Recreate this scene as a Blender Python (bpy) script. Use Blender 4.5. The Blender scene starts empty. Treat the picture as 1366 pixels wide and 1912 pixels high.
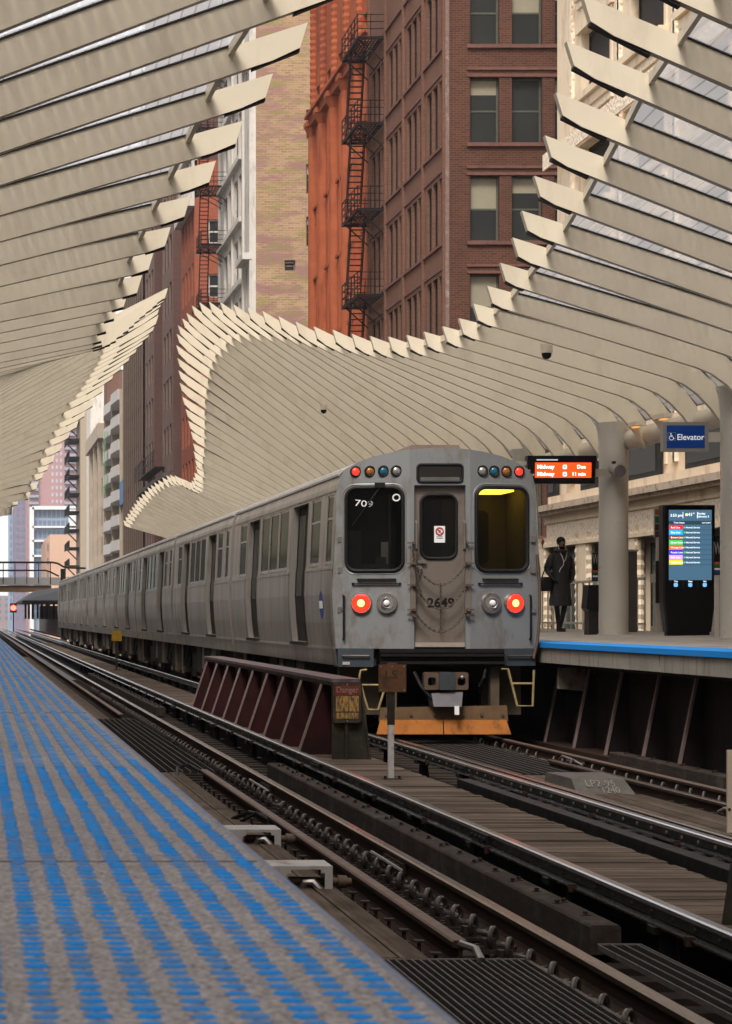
import bpy, math, random
import numpy as np
from mathutils import Vector
from mathutils.geometry import tessellate_polygon
random.seed(7)
R = math.radians
scene = bpy.context.scene
COL = scene.collection

# ---------------------------------------------------------------- camera, sky, sun, exposure
F = 4780.0          # focal length in photo pixels (1366 wide)
E = 1.70            # eye height above the rail tops; y runs along the tracks, x to the right
cam = bpy.data.cameras.new('camera')
cam.sensor_fit = 'HORIZONTAL'; cam.sensor_width = 24.0; cam.lens = F / 1366 * 24
cam.shift_x = (683 + 50) / 1366; cam.shift_y = (1149 - 956) / 1366
cam.clip_start = 0.2; cam.clip_end = 5000
cam.dof.use_dof = True; cam.dof.focus_distance = 38; cam.dof.aperture_fstop = 20
co = bpy.data.objects.new('camera', cam); COL.objects.link(co)
co.location = (0, 0, E); co.rotation_euler = (R(90), 0, 0)
scene.camera = co
world = bpy.data.worlds.new('World'); scene.world = world; world.use_nodes = True
wn = world.node_tree.nodes; wl = world.node_tree.links
sky = wn.new('ShaderNodeTexSky'); sky.sky_type = 'NISHITA'; sky.sun_disc = False
SUN_EL, SUN_ROT = 48, 200
sky.sun_elevation = R(SUN_EL); sky.sun_rotation = R(SUN_ROT)
sky.air_density = 0.7; sky.dust_density = 5.0; sky.ozone_density = 0.6
bg = wn['Background']; bg.inputs['Strength'].default_value = 0.13
veil = wn.new('ShaderNodeMix'); veil.data_type = 'RGBA'      # thin even cloud over the clear sky
veil.inputs[0].default_value = .7; veil.inputs[7].default_value = (6.2, 6.05, 5.9, 1)
wl.new(sky.outputs[0], veil.inputs[6]); wl.new(veil.outputs[2], bg.inputs['Color'])
sd = bpy.data.lights.new('sun', 'SUN'); sd.energy = 1.4; sd.angle = R(16); sd.color = (1, .965, .92)
so = bpy.data.objects.new('sun', sd); COL.objects.link(so)
# direction towards the sun in the sky node's convention
a = R(SUN_ROT); e = R(SUN_EL)
sdir = Vector((math.sin(a) * math.cos(e), math.cos(a) * math.cos(e), math.sin(e)))
so.rotation_euler = sdir.to_track_quat('Z', 'Y').to_euler(); so.location = (0, -20, 60)
scene.view_settings.view_transform = 'Standard'; scene.view_settings.look = 'None'
scene.view_settings.exposure = 1.12; scene.view_settings.gamma = 1
scene.cycles.use_denoising = True
scene.cycles.max_bounces = 10; scene.cycles.diffuse_bounces = 5; scene.cycles.transparent_max_bounces = 24

# ---------------------------------------------------------------- materials
def lin(r, g, b):
    f = lambda c: ((c / 255 + .055) / 1.055) ** 2.4 if c > 10 else c / 255 / 12.92
    return (f(r), f(g), f(b))
class Nodes:
    def __init__(s, name):
        s.m = bpy.data.materials.new(name); s.m.use_nodes = True
        s.n = s.m.node_tree.nodes; s.l = s.m.node_tree.links
        s.p = s.n['Principled BSDF']
    def add(s, t, **kw):
        n = s.n.new(t)
        for k, v in kw.items():
            if k in n.inputs: n.inputs[k].default_value = v
            else: setattr(n, k, v)
        return n
    def link(s, a, b): s.l.new(a, b)
    def pos(s, scale=(1, 1, 1)):
        g = s.add('ShaderNodeNewGeometry'); v = s.add('ShaderNodeVectorMath', operation='MULTIPLY')
        s.link(g.outputs['Position'], v.inputs[0]); v.inputs[1].default_value = scale
        return v.outputs[0]
    def noise(s, scale, vec=None, detail=4, rough=.55):
        n = s.add('ShaderNodeTexNoise'); n.inputs['Scale'].default_value = scale
        n.inputs['Detail'].default_value = detail; n.inputs['Roughness'].default_value = rough
        s.link(vec if vec is not None else s.pos(), n.inputs['Vector'])
        return n.outputs['Fac']
    def ramp(s, fac, stops):
        r = s.add('ShaderNodeValToRGB'); el = r.color_ramp.elements
        while len(el) < len(stops): el.new(.5)
        for e_, (p, c) in zip(el, stops):
            e_.position = p; e_.color = (*c, 1) if len(c) == 3 else c
        s.link(fac, r.inputs[0]); return r.outputs[0]
    def mix(s, fac, a_, b_, mode='MIX'):
        m = s.add('ShaderNodeMix', data_type='RGBA', blend_type=mode)
        for sock, v in ((m.inputs[0], fac), (m.inputs[6], a_), (m.inputs[7], b_)):
            if isinstance(v, (int, float)): sock.default_value = v
            elif isinstance(v, tuple): sock.default_value = (*v, 1)
            else: s.link(v, sock)
        return m.outputs[2]
    def math(s, op, a_, b_=0.0):
        m = s.add('ShaderNodeMath', operation=op)
        for k, v in ((0, a_), (1, b_)):
            if isinstance(v, (int, float)): m.inputs[k].default_value = v
            else: s.link(v, m.inputs[k])
        return m.outputs[0]
    def bump(s, h, strength=.3, dist=.01):
        b = s.add('ShaderNodeBump'); b.inputs['Strength'].default_value = strength
        b.inputs['Distance'].default_value = dist
        s.link(h, b.inputs['Height']); s.link(b.outputs[0], s.p.inputs['Normal'])
    def set(s, rough=.6, metal=0., spec=.5):
        s.p.inputs['Roughness'].default_value = rough; s.p.inputs['Metallic'].default_value = metal
        s.p.inputs['Specular IOR Level'].default_value = spec
def mul(c, k): return tuple(min(1, x * k) for x in c)
def plain(name, col, rough=.6, metal=0., var=.25, scale=6., col2=None, dirt=None, stretch=(1, 1, 1), bump=0., spec=.12, rvar=.12, fine=60.):
    s = Nodes(name); s.set(rough, metal, spec)
    v = s.pos(stretch)
    big = s.noise(scale, v, 5, .6); small = s.noise(fine, v, 3, .6)
    c2 = col2 or mul(col, 1 - var * 1.3)
    c = s.mix(s.ramp(big, [(.32, (0, 0, 0)), (.68, (1, 1, 1))]), mul(col, 1 + var * .5), c2)
    c = s.mix(.45, c, s.mix(small, mul(col, 1 + var), mul(col, max(0, 1 - var))), 'MIX')
    if dirt:
        dn = s.noise(dirt[1], s.pos(dirt[2] if len(dirt) > 2 else (1, 1, 1)), 6, .65)
        c = s.mix(s.ramp(dn, [(.52, (0, 0, 0)), (.72, (1, 1, 1))]), c, dirt[0])
    s.link(c, s.p.inputs['Base Color'])
    rr = s.math('ADD', s.math('MULTIPLY', big, rvar * 2), rough - rvar)
    s.link(rr, s.p.inputs['Roughness'])
    if bump: s.bump(small, bump, .01)
    return s.m
def emit(name, col, strength):
    s = Nodes(name); s.p.inputs['Base Color'].default_value = (*mul(col, .3), 1)
    s.p.inputs['Emission Color'].default_value = (*col, 1); s.p.inputs['Emission Strength'].default_value = strength
    s.set(.3); return s.m
def glass(name, tint=(.35, .37, .36), clear=.55, rough=.04):
    s = Nodes(name); s.n.remove(s.p)
    out = s.n['Material Output']
    tr = s.add('ShaderNodeBsdfTransparent'); tr.inputs[0].default_value = (*tint, 1)
    gl = s.add('ShaderNodeBsdfGlossy'); gl.inputs['Roughness'].default_value = rough
    df = s.add('ShaderNodeBsdfDiffuse'); df.inputs[0].default_value = (.02, .022, .022, 1)
    m1 = s.add('ShaderNodeMixShader'); m1.inputs[0].default_value = clear
    s.link(df.outputs[0], m1.inputs[1]); s.link(tr.outputs[0], m1.inputs[2])
    fr = s.add('ShaderNodeFresnel'); fr.inputs[0].default_value = 1.5
    m2 = s.add('ShaderNodeMixShader'); s.link(fr.outputs[0], m2.inputs[0])
    s.link(m1.outputs[0], m2.inputs[1]); s.link(gl.outputs[0], m2.inputs[2]); s.link(m2.outputs[0], out.inputs[0])
    return s.m
def brick(name, c1, c2, mortar, bw=.25, bh=.085, stain=None, patch=None, gap=.009):
    s = Nodes(name); s.set(.9, 0, .08)
    sep = s.add('ShaderNodeSeparateXYZ'); s.link(s.pos(), sep.inputs[0])
    cb = s.add('ShaderNodeCombineXYZ'); s.link(s.math('ADD', sep.outputs[0], sep.outputs[1]), cb.inputs[0]); s.link(sep.outputs[2], cb.inputs[1])
    b = s.add('ShaderNodeTexBrick'); s.link(cb.outputs[0], b.inputs['Vector'])
    b.inputs['Scale'].default_value = 1; b.inputs['Brick Width'].default_value = bw; b.inputs['Row Height'].default_value = bh
    b.inputs['Mortar Size'].default_value = gap; b.inputs['Bias'].default_value = 0
    b.inputs['Color1'].default_value = (*c1, 1); b.inputs['Color2'].default_value = (*c2, 1); b.inputs['Mortar'].default_value = (*mortar, 1)
    c = b.outputs['Color']
    n = s.noise(.35, s.pos((1, 1, .6)), 6, .65)
    c = s.mix(s.ramp(n, [(.3, (0, 0, 0)), (.75, (1, 1, 1))]), c, s.mix(.7, c, stain or mul(c1, .5)))
    if patch:
        n2 = s.noise(.9, s.pos((.35, .35, 1.3)), 5, .7)
        c = s.mix(s.ramp(n2, [(.48, (0, 0, 0)), (.6, (.8, .8, .8))]), c, patch[0])
        n3 = s.noise(1.7, s.pos((.3, .3, 1.6)), 5, .7)
        c = s.mix(s.ramp(n3, [(.5, (0, 0, 0)), (.62, (.8, .8, .8))]), c, patch[1])
    s.link(c, s.p.inputs['Base Color']); return s.m

MAT = {}
MAT['canopy'] = plain('canopy_paint', (.67, .595, .455), .45, 0, .04, .9, col2=(.60, .525, .405), dirt=((.555, .48, .36), 2.0, (1, 1, .35)), fine=18, spec=.2)
MAT['canopy_dark'] = plain('canopy_trim', (.035, .032, .03), .6, 0, .3)
MAT['column'] = plain('column_paint', (.50, .46, .39), .3, 0, .05, 2, col2=(.46, .42, .355), fine=20, spec=.4)
def canopy_glass():
    s = Nodes('canopy_glass'); s.set(.15, 0, .5)
    sep = s.add('ShaderNodeSeparateXYZ'); s.link(s.pos(), sep.inputs[0])
    fr = s.math('FRACT', s.math('MULTIPLY', sep.outputs[0], 8.0))
    line = s.ramp(fr, [(.10, (1, 1, 1)), (.13, (0, 0, 0)), (.24, (0, 0, 0)), (.27, (1, 1, 1))])
    n = s.noise(2.2, None, 5, .65)
    s.link(s.mix(n, (.66, .67, .69), (.46, .47, .48)), s.p.inputs['Base Color'])
    al = s.math('ADD', s.math('MULTIPLY', line, .30), s.math('ADD', .34, s.math('MULTIPLY', n, .2)))
    tr = s.add('ShaderNodeBsdfTransparent'); tl = s.add('ShaderNodeBsdfTranslucent'); tl.inputs[0].default_value = (.66, .67, .69, 1)
    m0 = s.add('ShaderNodeMixShader'); m0.inputs[0].default_value = .55
    s.link(s.p.outputs[0], m0.inputs[1]); s.link(tl.outputs[0], m0.inputs[2])
    m1 = s.add('ShaderNodeMixShader'); s.link(al, m1.inputs[0]); s.link(tr.outputs[0], m1.inputs[1]); s.link(m0.outputs[0], m1.inputs[2])
    s.link(m1.outputs[0], s.n['Material Output'].inputs[0]); return s.m
MAT['canopy_glass'] = canopy_glass()
def platform_mat():
    s = Nodes('aggregate_concrete'); s.set(.9, 0, .05)
    v = s.add('ShaderNodeTexVoronoi'); v.inputs['Scale'].default_value = 95; s.link(s.pos(), v.inputs['Vector'])
    n1 = s.noise(1.4, None, 5, .6); n2 = s.noise(9, None, 6, .7); n3 = s.noise(135, None, 4, .85)
    c = s.mix(s.ramp(n3, [(.3, (0, 0, 0)), (.7, (1, 1, 1))]), (.08, .072, .072), (.66, .61, .60))
    c = s.mix(s.ramp(v.outputs['Distance'], [(.12, (.8, .8, .8)), (.45, (0, 0, 0))]), c, (.06, .05, .043))
    c = s.mix(s.ramp(n2, [(.54, (0, 0, 0)), (.74, (.55, .55, .55))]), c, (.30, .21, .12))
    c = s.mix(s.ramp(n1, [(.35, (.2, .2, .2)), (.7, (0, 0, 0))]), c, (.12, .11, .115))
    bl = s.ramp(s.noise(28, s.pos((1, .35, 1)), 5, .7), [(.58, (0, 0, 0)), (.8, (.4, .4, .4))])
    c = s.mix(bl, c, (.07, .22, .45))
    s.link(c, s.p.inputs['Base Color']); s.bump(n3, .4, .002); return s.m
MAT['platform'] = platform_mat()
def blue_mat(name, wear):
    s = Nodes(name); s.set(.6, 0, .12)
    n2 = s.noise(14, s.pos((1, .5, 1)), 6, .7); n3 = s.noise(220, None, 4, .8)
    c = s.mix(n3, (.002, .175, .56), (.006, .30, .80))
    c = s.mix(s.ramp(n2, [(.46, (0, 0, 0)), (.72, (wear, wear, wear))]), c, (.15, .17, .20))
    s.link(c, s.p.inputs['Base Color']); return s.m
MAT['blue'] = blue_mat('blue_tactile_paint', .75)
MAT['blue_edge'] = blue_mat('blue_edge_paint', .3)
def planks(name, axis, width, c1, c2, length=0):
    s = Nodes(name); s.set(.85, 0, .06)
    sep = s.add('ShaderNodeSeparateXYZ'); s.link(s.pos(), sep.inputs[0])
    a_ = sep.outputs[axis]; k = s.math('DIVIDE', a_, width); cell = s.math('FLOOR', k)
    wn_ = s.add('ShaderNodeTexWhiteNoise', noise_dimensions='1D'); s.link(cell, wn_.inputs['W'])
    st = [26, 26, 26]; st[1 - axis] = 1.6
    cb = s.add('ShaderNodeVectorMath', operation='ADD'); s.link(s.pos(tuple(st)), cb.inputs[0]); s.link(wn_.outputs['Color'], cb.inputs[1])
    g = s.noise(1.0, cb.outputs[0], 6, .7); big = s.noise(1.3, None, 5, .6)
    c = s.mix(s.ramp(g, [(.3, (0, 0, 0)), (.7, (1, 1, 1))]), c1, c2)
    hv = s.math('ADD', .62, s.math('MULTIPLY', wn_.outputs['Value'], .6))
    cmb = s.add('ShaderNodeCombineColor'); [s.link(hv, cmb.inputs[q]) for q in range(3)]
    c = s.mix(1.0, c, cmb.outputs[0], 'MULTIPLY')
    c = s.mix(s.ramp(big, [(.5, (0, 0, 0)), (.75, (.6, .6, .6))]), c, mul(c1, .45))
    s.link(c, s.p.inputs['Base Color']); s.bump(g, .5, .006); return s.m
MAT['walkway'] = planks('walkway_planks', 1, .16, (.055, .038, .028), (.19, .145, .11))
MAT['longwood'] = planks('footwalk_boards', 0, .14, (.05, .036, .026), (.135, .103, .078))
MAT['timber'] = plain('old_timber', (.042, .031, .024), .85, 0, .35, 3, col2=(.018, .013, .011), stretch=(8, 1, 8), bump=.5, dirt=((.085, .072, .06), 2.5))
MAT['tie'] = plain('tie_timber', (.042, .032, .025), .9, 0, .35, 3, stretch=(1, 8, 8), bump=.4)
MAT['rust'] = plain('rusty_steel', (.024, .016, .013), .8, 0, .4, 10, col2=(.065, .033, .019), spec=.08)
MAT['guardtop'] = plain('dull_rail_top', (.14, .095, .075), .55, .25, .3, 8, col2=(.085, .055, .042))
MAT['railtop'] = plain('polished_rail', (.25, .195, .165), .26, .85, .15, 3, stretch=(12, .3, 1), rvar=.05, fine=8)
MAT['thirdtop'] = plain('contact_rail_top', (.42, .41, .42), .22, .9, .12, 3, stretch=(12, .3, 1), rvar=.05, fine=8)
MAT['steel_dark'] = plain('dark_steel', (.013, .012, .0115), .5, .1, .3, 8, spec=.15)
MAT['bolt'] = plain('worn_bolt', (.30, .28, .26), .4, .8, .2, 20)
MAT['bolt_dark'] = plain('rusty_bolt', (.034, .025, .02), .6, .15, .3, 20)
MAT['grating'] = plain('grating_steel', (.020, .018, .017), .7, 0, .3, 4, spec=.05)
MAT['grating_top'] = plain('grating_bearing_bar', (.13, .115, .10), .6, .1, .4, 8)
MAT['galv'] = plain('grey_painted_steel', (.42, .40, .38), .55, .2, .15, 4, dirt=((.16, .12, .09), 5))
MAT['maroon'] = plain('maroon_girder_paint', (.036, .010, .010), .55, .1, .35, 3, dirt=((.014, .009, .008), 3))
MAT['maroon_top'] = plain('girder_flange_paint', (.10, .062, .062), .40, .2, .3, 3, dirt=((.20, .17, .17), 4))
MAT['stiff'] = plain('stiffener_edge', (.24, .175, .155), .5, .3, .35, 5)
MAT['olive'] = plain('dark_girder_end', (.03, .027, .02), .7, .1, .35, 4, dirt=((.07, .05, .03), 5))
MAT['signrust'] = plain('weathered_sign_plate', (.15, .068, .03), .6, .2, .3, 5, col2=(.055, .04, .032), dirt=((.04, .034, .03), 6))
MAT['signdark'] = plain('blackened_sign_plate', (.045, .036, .03), .55, .2, .3, 8, dirt=((.13, .07, .025), 9))
MAT['ink_white'] = plain('worn_white_lettering', (.42, .37, .33), .6, 0, .3, 30)
MAT['ink_yellow'] = plain('worn_yellow_lettering', (.42, .22, .03), .6, 0, .4, 40, col2=(.15, .08, .02))
MAT['ink_red'] = plain('worn_red_band', (.16, .03, .02), .6, 0, .4, 40)
MAT['post_white'] = plain('scuffed_white_post', (.50, .47, .45), .6, 0, .25, 8, dirt=((.10, .08, .07), 14))
MAT['steel'] = plain('brushed_stainless', (.40, .365, .33), .33, .78, .28, 1.4, stretch=(3, 3, .25), dirt=((.15, .118, .09), 1.0, (1.6, 1.6, .4)), fine=30, rvar=.1)
MAT['roof'] = plain('car_roof', (.36, .34, .32), .55, .4, .15, 3)
MAT['front'] = plain('grey_front_paint', (.235, .242, .24), .42, .35, .10, 2.5, dirt=((.14, .105, .075), 1.8, (1.5, 1.5, .7)), fine=80, spec=.45)
MAT['frontdoor'] = plain('dirty_steel_door', (.205, .17, .14), .5, .6, .18, 3, dirt=((.13, .10, .08), 3), spec=.45)
MAT['rubber'] = plain('black_rubber', (.009, .009, .009), .6, 0, .2, spec=.2)
MAT['dark'] = plain('underfloor_dark', (.017, .015, .013), .8, 0, .4, 5)
MAT['box_beige'] = plain('underfloor_box', (.13, .105, .075), .7, .1, .3, 4)
MAT['bluegrey'] = plain('bluegrey_skirt', (.055, .068, .078), .5, .3, .25, 4)
def side_glass():
    s = Nodes('car_side_glass'); s.n.remove(s.p)
    df = s.add('ShaderNodeBsdfDiffuse'); gl = s.add('ShaderNodeBsdfGlossy'); gl.inputs['Roughness'].default_value = .06
    s.link(s.mix(s.noise(1.3), (.012, .014, .011), (.045, .045, .036)), df.inputs[0]); gl.inputs[0].default_value = (.8, .85, .8, 1)
    m = s.add('ShaderNodeMixShader'); m.inputs[0].default_value = .24
    s.link(df.outputs[0], m.inputs[1]); s.link(gl.outputs[0], m.inputs[2]); s.link(m.outputs[0], s.n['Material Output'].inputs[0]); return s.m
MAT['sideglass'] = side_glass()
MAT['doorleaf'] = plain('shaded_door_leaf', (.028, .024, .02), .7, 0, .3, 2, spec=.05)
MAT['frontglass'] = glass('cab_glass', (.80, .82, .78), .93)
MAT['darkglass'] = glass('smoked_glass', (.22, .22, .21), .7)
MAT['cab_wall'] = plain('cab_wall', (.06, .055, .026), .6, 0, .15)
MAT['cab_dark'] = plain('cab_dark', (.012, .013, .012), .6, 0, .2)
MAT['pilot'] = plain('orange_pilot', (.36, .13, .027), .65, .05, .35, 6, dirt=((.10, .05, .025), 4), col2=(.24, .085, .022))
MAT['pilot_dirty'] = plain('dirty_pilot_plate', (.14, .085, .045), .7, .1, .35, 6)
MAT['coupler'] = plain('coupler_steel', (.13, .09, .065), .55, .5, .35, 9)
MAT['yellowsteel'] = plain('yellow_step_paint', (.30, .225, .105), .6, 0, .3, 9, dirt=((.12, .08, .05), 12))
MAT['chain'] = plain('chain_steel', (.12, .10, .085), .5, .7, .3, 20)
MAT['black'] = plain('black_paint', (.007, .007, .0075), .45, 0, .2, spec=.2)
MAT['number'] = plain('black_number', (.012, .011, .01), .6, 0, .2)
MAT['white'] = plain('white_sticker', (.72, .71, .69), .5, 0, .05)
MAT['red_print'] = plain('red_print', (.42, .02, .02), .5, 0, .1)
MAT['blue_print'] = plain('blue_roundel', (.03, .055, .22), .5, 0, .1)
MAT['lampred'] = emit('red_tail_lens', (1, .010, .004), 3)
MAT['lampcore'] = emit('tail_lamp_core', (1, .40, .10), 2.2)
MAT['markerred'] = emit('red_marker_lens', (1, .022, .010), 1.3)
MAT['lens_amber'] = plain('amber_lens', (.30, .10, .015), .15, 0, .1, spec=.45)
MAT['lens_teal'] = plain('teal_lens', (.012, .10, .15), .15, 0, .1, spec=.45)
MAT['lens_clear'] = plain('clear_lens', (.42, .40, .36), .12, .6, .1, spec=.45)
MAT['chrome'] = plain('lamp_bezel', (.42, .40, .38), .28, .85, .1)
MAT['cabin_light'] = emit('cabin_lamp', (1, .60, .06), 1.5)
MAT['concrete'] = plain('platform_concrete', (.33, .295, .255), .85, 0, .18, 1.5, dirt=((.18, .155, .13), 2))
MAT['fascia'] = plain('platform_fascia', (.30, .275, .235), .85, 0, .2, 2, dirt=((.13, .11, .09), 2.5, (1, 3, .3)))
MAT['asphalt'] = plain('street_asphalt', (.05, .05, .05), .9, 0, .2, .5)
MAT['tan_concrete'] = plain('tan_concrete', (.40, .33, .25), .85, 0, .15, 1)
# ---------------------------------------------------------------- mesh helpers
class MB:
    def __init__(s): s.v = []; s.f = []; s.m = []; s.k = 0
    def face(s, pts):
        n = len(s.v); s.v.extend([tuple(p) for p in pts]); s.f.append(tuple(range(n, n + len(pts)))); s.m.append(s.k)
    def add(s, vs, fs):
        n = len(s.v); s.v.extend([tuple(p) for p in vs])
        for f in fs: s.f.append(tuple(i + n for i in f)); s.m.append(s.k)
    def hexa(s, p):   # 8 corners: bottom 0-3 ccw from above, top 4-7
        s.add(p, [(3, 2, 1, 0), (4, 5, 6, 7), (0, 1, 5, 4), (1, 2, 6, 5), (2, 3, 7, 6), (3, 0, 4, 7)])
    def box(s, x0, x1, y0, y1, z0, z1):
        s.hexa([(x0, y0, z0), (x1, y0, z0), (x1, y1, z0), (x0, y1, z0), (x0, y0, z1), (x1, y0, z1), (x1, y1, z1), (x0, y1, z1)])
    def bar(s, p, q, w, h=None, up=(0, 0, 1)):
        h = h or w; p = Vector(p); q = Vector(q); d = (q - p).normalized(); u = Vector(up)
        if abs(d.dot(u)) > .99: u = Vector((0, 1, 0))
        a_ = d.cross(u).normalized() * w / 2; b_ = a_.cross(d).normalized() * h / 2
        P = [p - a_ - b_, p + a_ - b_, p + a_ + b_, p - a_ + b_]; Q = [x + (q - p) for x in P]
        s.add(P + Q, [(0, 1, 2, 3), (7, 6, 5, 4), (0, 4, 5, 1), (1, 5, 6, 2), (2, 6, 7, 3), (3, 7, 4, 0)])
    def cyl(s, p, q, r, n=12, r2=None):
        r2 = r if r2 is None else r2
        p = Vector(p); q = Vector(q); d = (q - p).normalized()
        u = Vector((0, 0, 1)) if abs(d.z) < .9 else Vector((1, 0, 0))
        a_ = d.cross(u).normalized(); b_ = d.cross(a_)
        A = []; B = []
        for i in range(n):
            t = 2 * math.pi * i / n; w = a_ * math.cos(t) + b_ * math.sin(t); A.append(p + w * r); B.append(q + w * r2)
        s.add(A + B, [tuple(range(n)), tuple(range(2 * n - 1, n - 1, -1))] + [(i, n + i, n + (i + 1) % n, (i + 1) % n) for i in range(n)])
    def tube(s, pts, r, n=8, closed=False):
        P = [Vector(p) for p in pts]; m = len(P); rings = []
        for i, p in enumerate(P):
            a_ = P[(i - 1) % m] if (closed or i > 0) else p; b_ = P[(i + 1) % m] if (closed or i < m - 1) else p
            d = (b_ - a_).normalized(); u = Vector((0, 0, 1)) if abs(d.z) < .95 else Vector((1, 0, 0))
            x = d.cross(u).normalized(); y = d.cross(x)
            rings.append([p + x * math.cos(2 * math.pi * k / n) * r + y * math.sin(2 * math.pi * k / n) * r for k in range(n)])
        fs = []
        for i in range(m if closed else m - 1):
            j = (i + 1) % m
            # keep rings aligned (choose the rotation with least twist)
            off = min(range(n), key=lambda o: (rings[i][0] - P[i] - (rings[j][o] - P[j])).length)
            for k in range(n):
                fs.append((i * n + k, i * n + (k + 1) % n, j * n + (k + 1 + off) % n, j * n + (k + off) % n))
        if not closed: fs += [tuple(range(n - 1, -1, -1)), tuple(range((m - 1) * n, m * n))]
        s.add([v for r_ in rings for v in r_], fs)
    def prism(s, poly, axis, a_, b_):   # polygon in the two other axes (kept in x,y,z order), swept along axis
        def mk(p, t):
            q = list(p); q.insert(axis, t); return tuple(q)
        n = len(poly)
        s.add([mk(p, a_) for p in poly] + [mk(p, b_) for p in poly],
              [tuple(range(n)), tuple(range(2 * n - 1, n - 1, -1))] + [(i, n + i, n + (i + 1) % n, (i + 1) % n) for i in range(n)])
    def loft(s, rings, close=True, caps=True):
        n = len(rings[0]); fs = []
        for i in range(len(rings) - 1):
            for k in range(n if close else n - 1):
                fs.append((i * n + k, i * n + (k + 1) % n, (i + 1) * n + (k + 1) % n, (i + 1) * n + k))
        if caps and close: fs += [tuple(range(n - 1, -1, -1)), tuple(range((len(rings) - 1) * n, len(rings) * n))]
        s.add([p for r_ in rings for p in r_], fs)
    def ball(s, c, rx, ry=None, rz=None, n=12, m=8):
        ry = ry or rx; rz = rz or rx; rings = []
        for j in range(m + 1):
            t = math.pi * j / m; t = min(max(t, .02), math.pi - .02)
            rings.append([(c[0] + rx * math.sin(t) * math.cos(2 * math.pi * i / n), c[1] + ry * math.sin(t) * math.sin(2 * math.pi * i / n), c[2] - rz * math.cos(t)) for i in range(n)])
        s.loft(rings)
    def poly2(s, outer, holes, fn):      # planar polygon with holes, mapped by fn((x,z)) -> point
        loops = [[Vector((p[0], p[1], 0)) for p in outer]] + [[Vector((p[0], p[1], 0)) for p in h] for h in holes]
        flat = [p for l in loops for p in l]; n = len(s.v)
        s.v.extend([tuple(fn((p.x, p.y))) for p in flat])
        for t in tessellate_polygon(loops): s.f.append(tuple(i + n for i in t)); s.m.append(s.k)
    def mesh(s, name, mats, org=(0, 0, 0), smooth=False):
        me = bpy.data.meshes.new(name); o = Vector(org)
        me.from_pydata([(x - o.x, y - o.y, z - o.z) for x, y, z in s.v], [], s.f)
        for m_ in (mats if isinstance(mats, (list, tuple)) else [mats]): me.materials.append(m_)
        if any(s.m): me.polygons.foreach_set('material_index', s.m)
        if smooth:
            me.polygons.foreach_set('use_smooth', [True] * len(me.polygons)); me.set_sharp_from_angle(angle=R(40))
        me.update(); return me
    def obj(s, name, mats, parent=None, org=None, smooth=False):
        if org is None:
            r_ = parent
            while r_ is not None and r_.parent is not None: r_ = r_.parent
            org = tuple(r_.location) if r_ is not None else (0, 0, 0)
        o = bpy.data.objects.new(name, s.mesh(name, mats, org, smooth)); COL.objects.link(o)
        if parent is not None: o.parent = parent
        else: o.location = org
        return o
    def islands(s):
        par = list(range(len(s.v)))
        def find(a_):
            while par[a_] != a_: par[a_] = par[par[a_]]; a_ = par[a_]
            return a_
        for f in s.f:
            for i in f[1:]: par[find(i)] = find(f[0])
        out = {}
        for f, k in zip(s.f, s.m): out.setdefault(find(f[0]), []).append((f, k))
        return list(out.values())
    def each(s, name, mats, parent, smooth=False, most=100):
        """every separate piece as an object of its own; past the limit the last one takes the rest"""
        groups = s.islands()
        if len(groups) > most: groups = groups[:most - 1] + [[x for g_ in groups[most - 1:] for x in g_]]
        last = None
        for g_ in groups:
            q_ = MB(); ids = {}
            for f, k in g_:
                for i in f: ids.setdefault(i, len(ids))
                q_.f.append(tuple(ids[i] for i in f)); q_.m.append(k)
            q_.v = [None] * len(ids)
            for i, j_ in ids.items(): q_.v[j_] = s.v[i]
            last = q_.obj(name, mats, parent, smooth=smooth)
        return last
def tag(o, label=None, cat=None, group=None, kind=None):
    if label: o['label'] = label
    if cat: o['category'] = cat
    if group: o['group'] = group
    if kind: o['kind'] = kind
    return o
def thing(name, loc, label, cat, group=None):
    o = bpy.data.objects.new(name, None); COL.objects.link(o); o.location = loc; o.empty_display_size = .2
    return tag(o, label, cat, group)
def structure(o): o['kind'] = 'structure'; return o
def copy_tree(o, parent=None, loc=None, label=None, off=None):
    c = o.copy(); COL.objects.link(c); c.parent = parent
    if loc is not None: c.location = loc
    if label: c['label'] = label
    for ch in o.children: copy_tree(ch, c)
    return c
def rrect(x0, x1, z0, z1, r, n=5):
    pts = []
    for cx, cz, a0 in ((x1 - r, z1 - r, 0), (x0 + r, z1 - r, 90), (x0 + r, z0 + r, 180), (x1 - r, z0 + r, 270)):
        for k in range(n + 1):
            t = R(a0 + 90 * k / n); pts.append((cx + r * math.cos(t), cz + r * math.sin(t)))
    return pts
def text(s, size, fn, name, mat, parent, align='CENTER', depth=.002, bold=0.0, sx=1.0, org=None):
    """lettering as a thin solid mesh; fn maps (u, v, d) to a point"""
    cu = bpy.data.curves.new(name, 'FONT'); cu.body = s; cu.size = size; cu.align_x = align; cu.align_y = 'CENTER'
    cu.extrude = depth / 2; cu.offset = bold; cu.resolution_u = 3
    t = bpy.data.objects.new(name, cu); COL.objects.link(t)
    dg = bpy.context.evaluated_depsgraph_get(); dg.update()
    me = bpy.data.meshes.new_from_object(t.evaluated_get(dg)); me.name = name
    bpy.data.objects.remove(t); bpy.data.curves.remove(cu)
    r_ = parent
    while r_ is not None and r_.parent is not None: r_ = r_.parent
    o0 = Vector(org) if org is not None else (Vector(r_.location) if r_ is not None else Vector((0, 0, 0)))
    for v in me.vertices: v.co = Vector(fn(v.co.x * sx, v.co.y, v.co.z)) - o0
    me.materials.clear(); me.materials.append(mat)
    o = bpy.data.objects.new(name, me); COL.objects.link(o); o.parent = parent
    return o
def lerp(a_, b_, t): return a_ + (b_ - a_) * t
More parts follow.
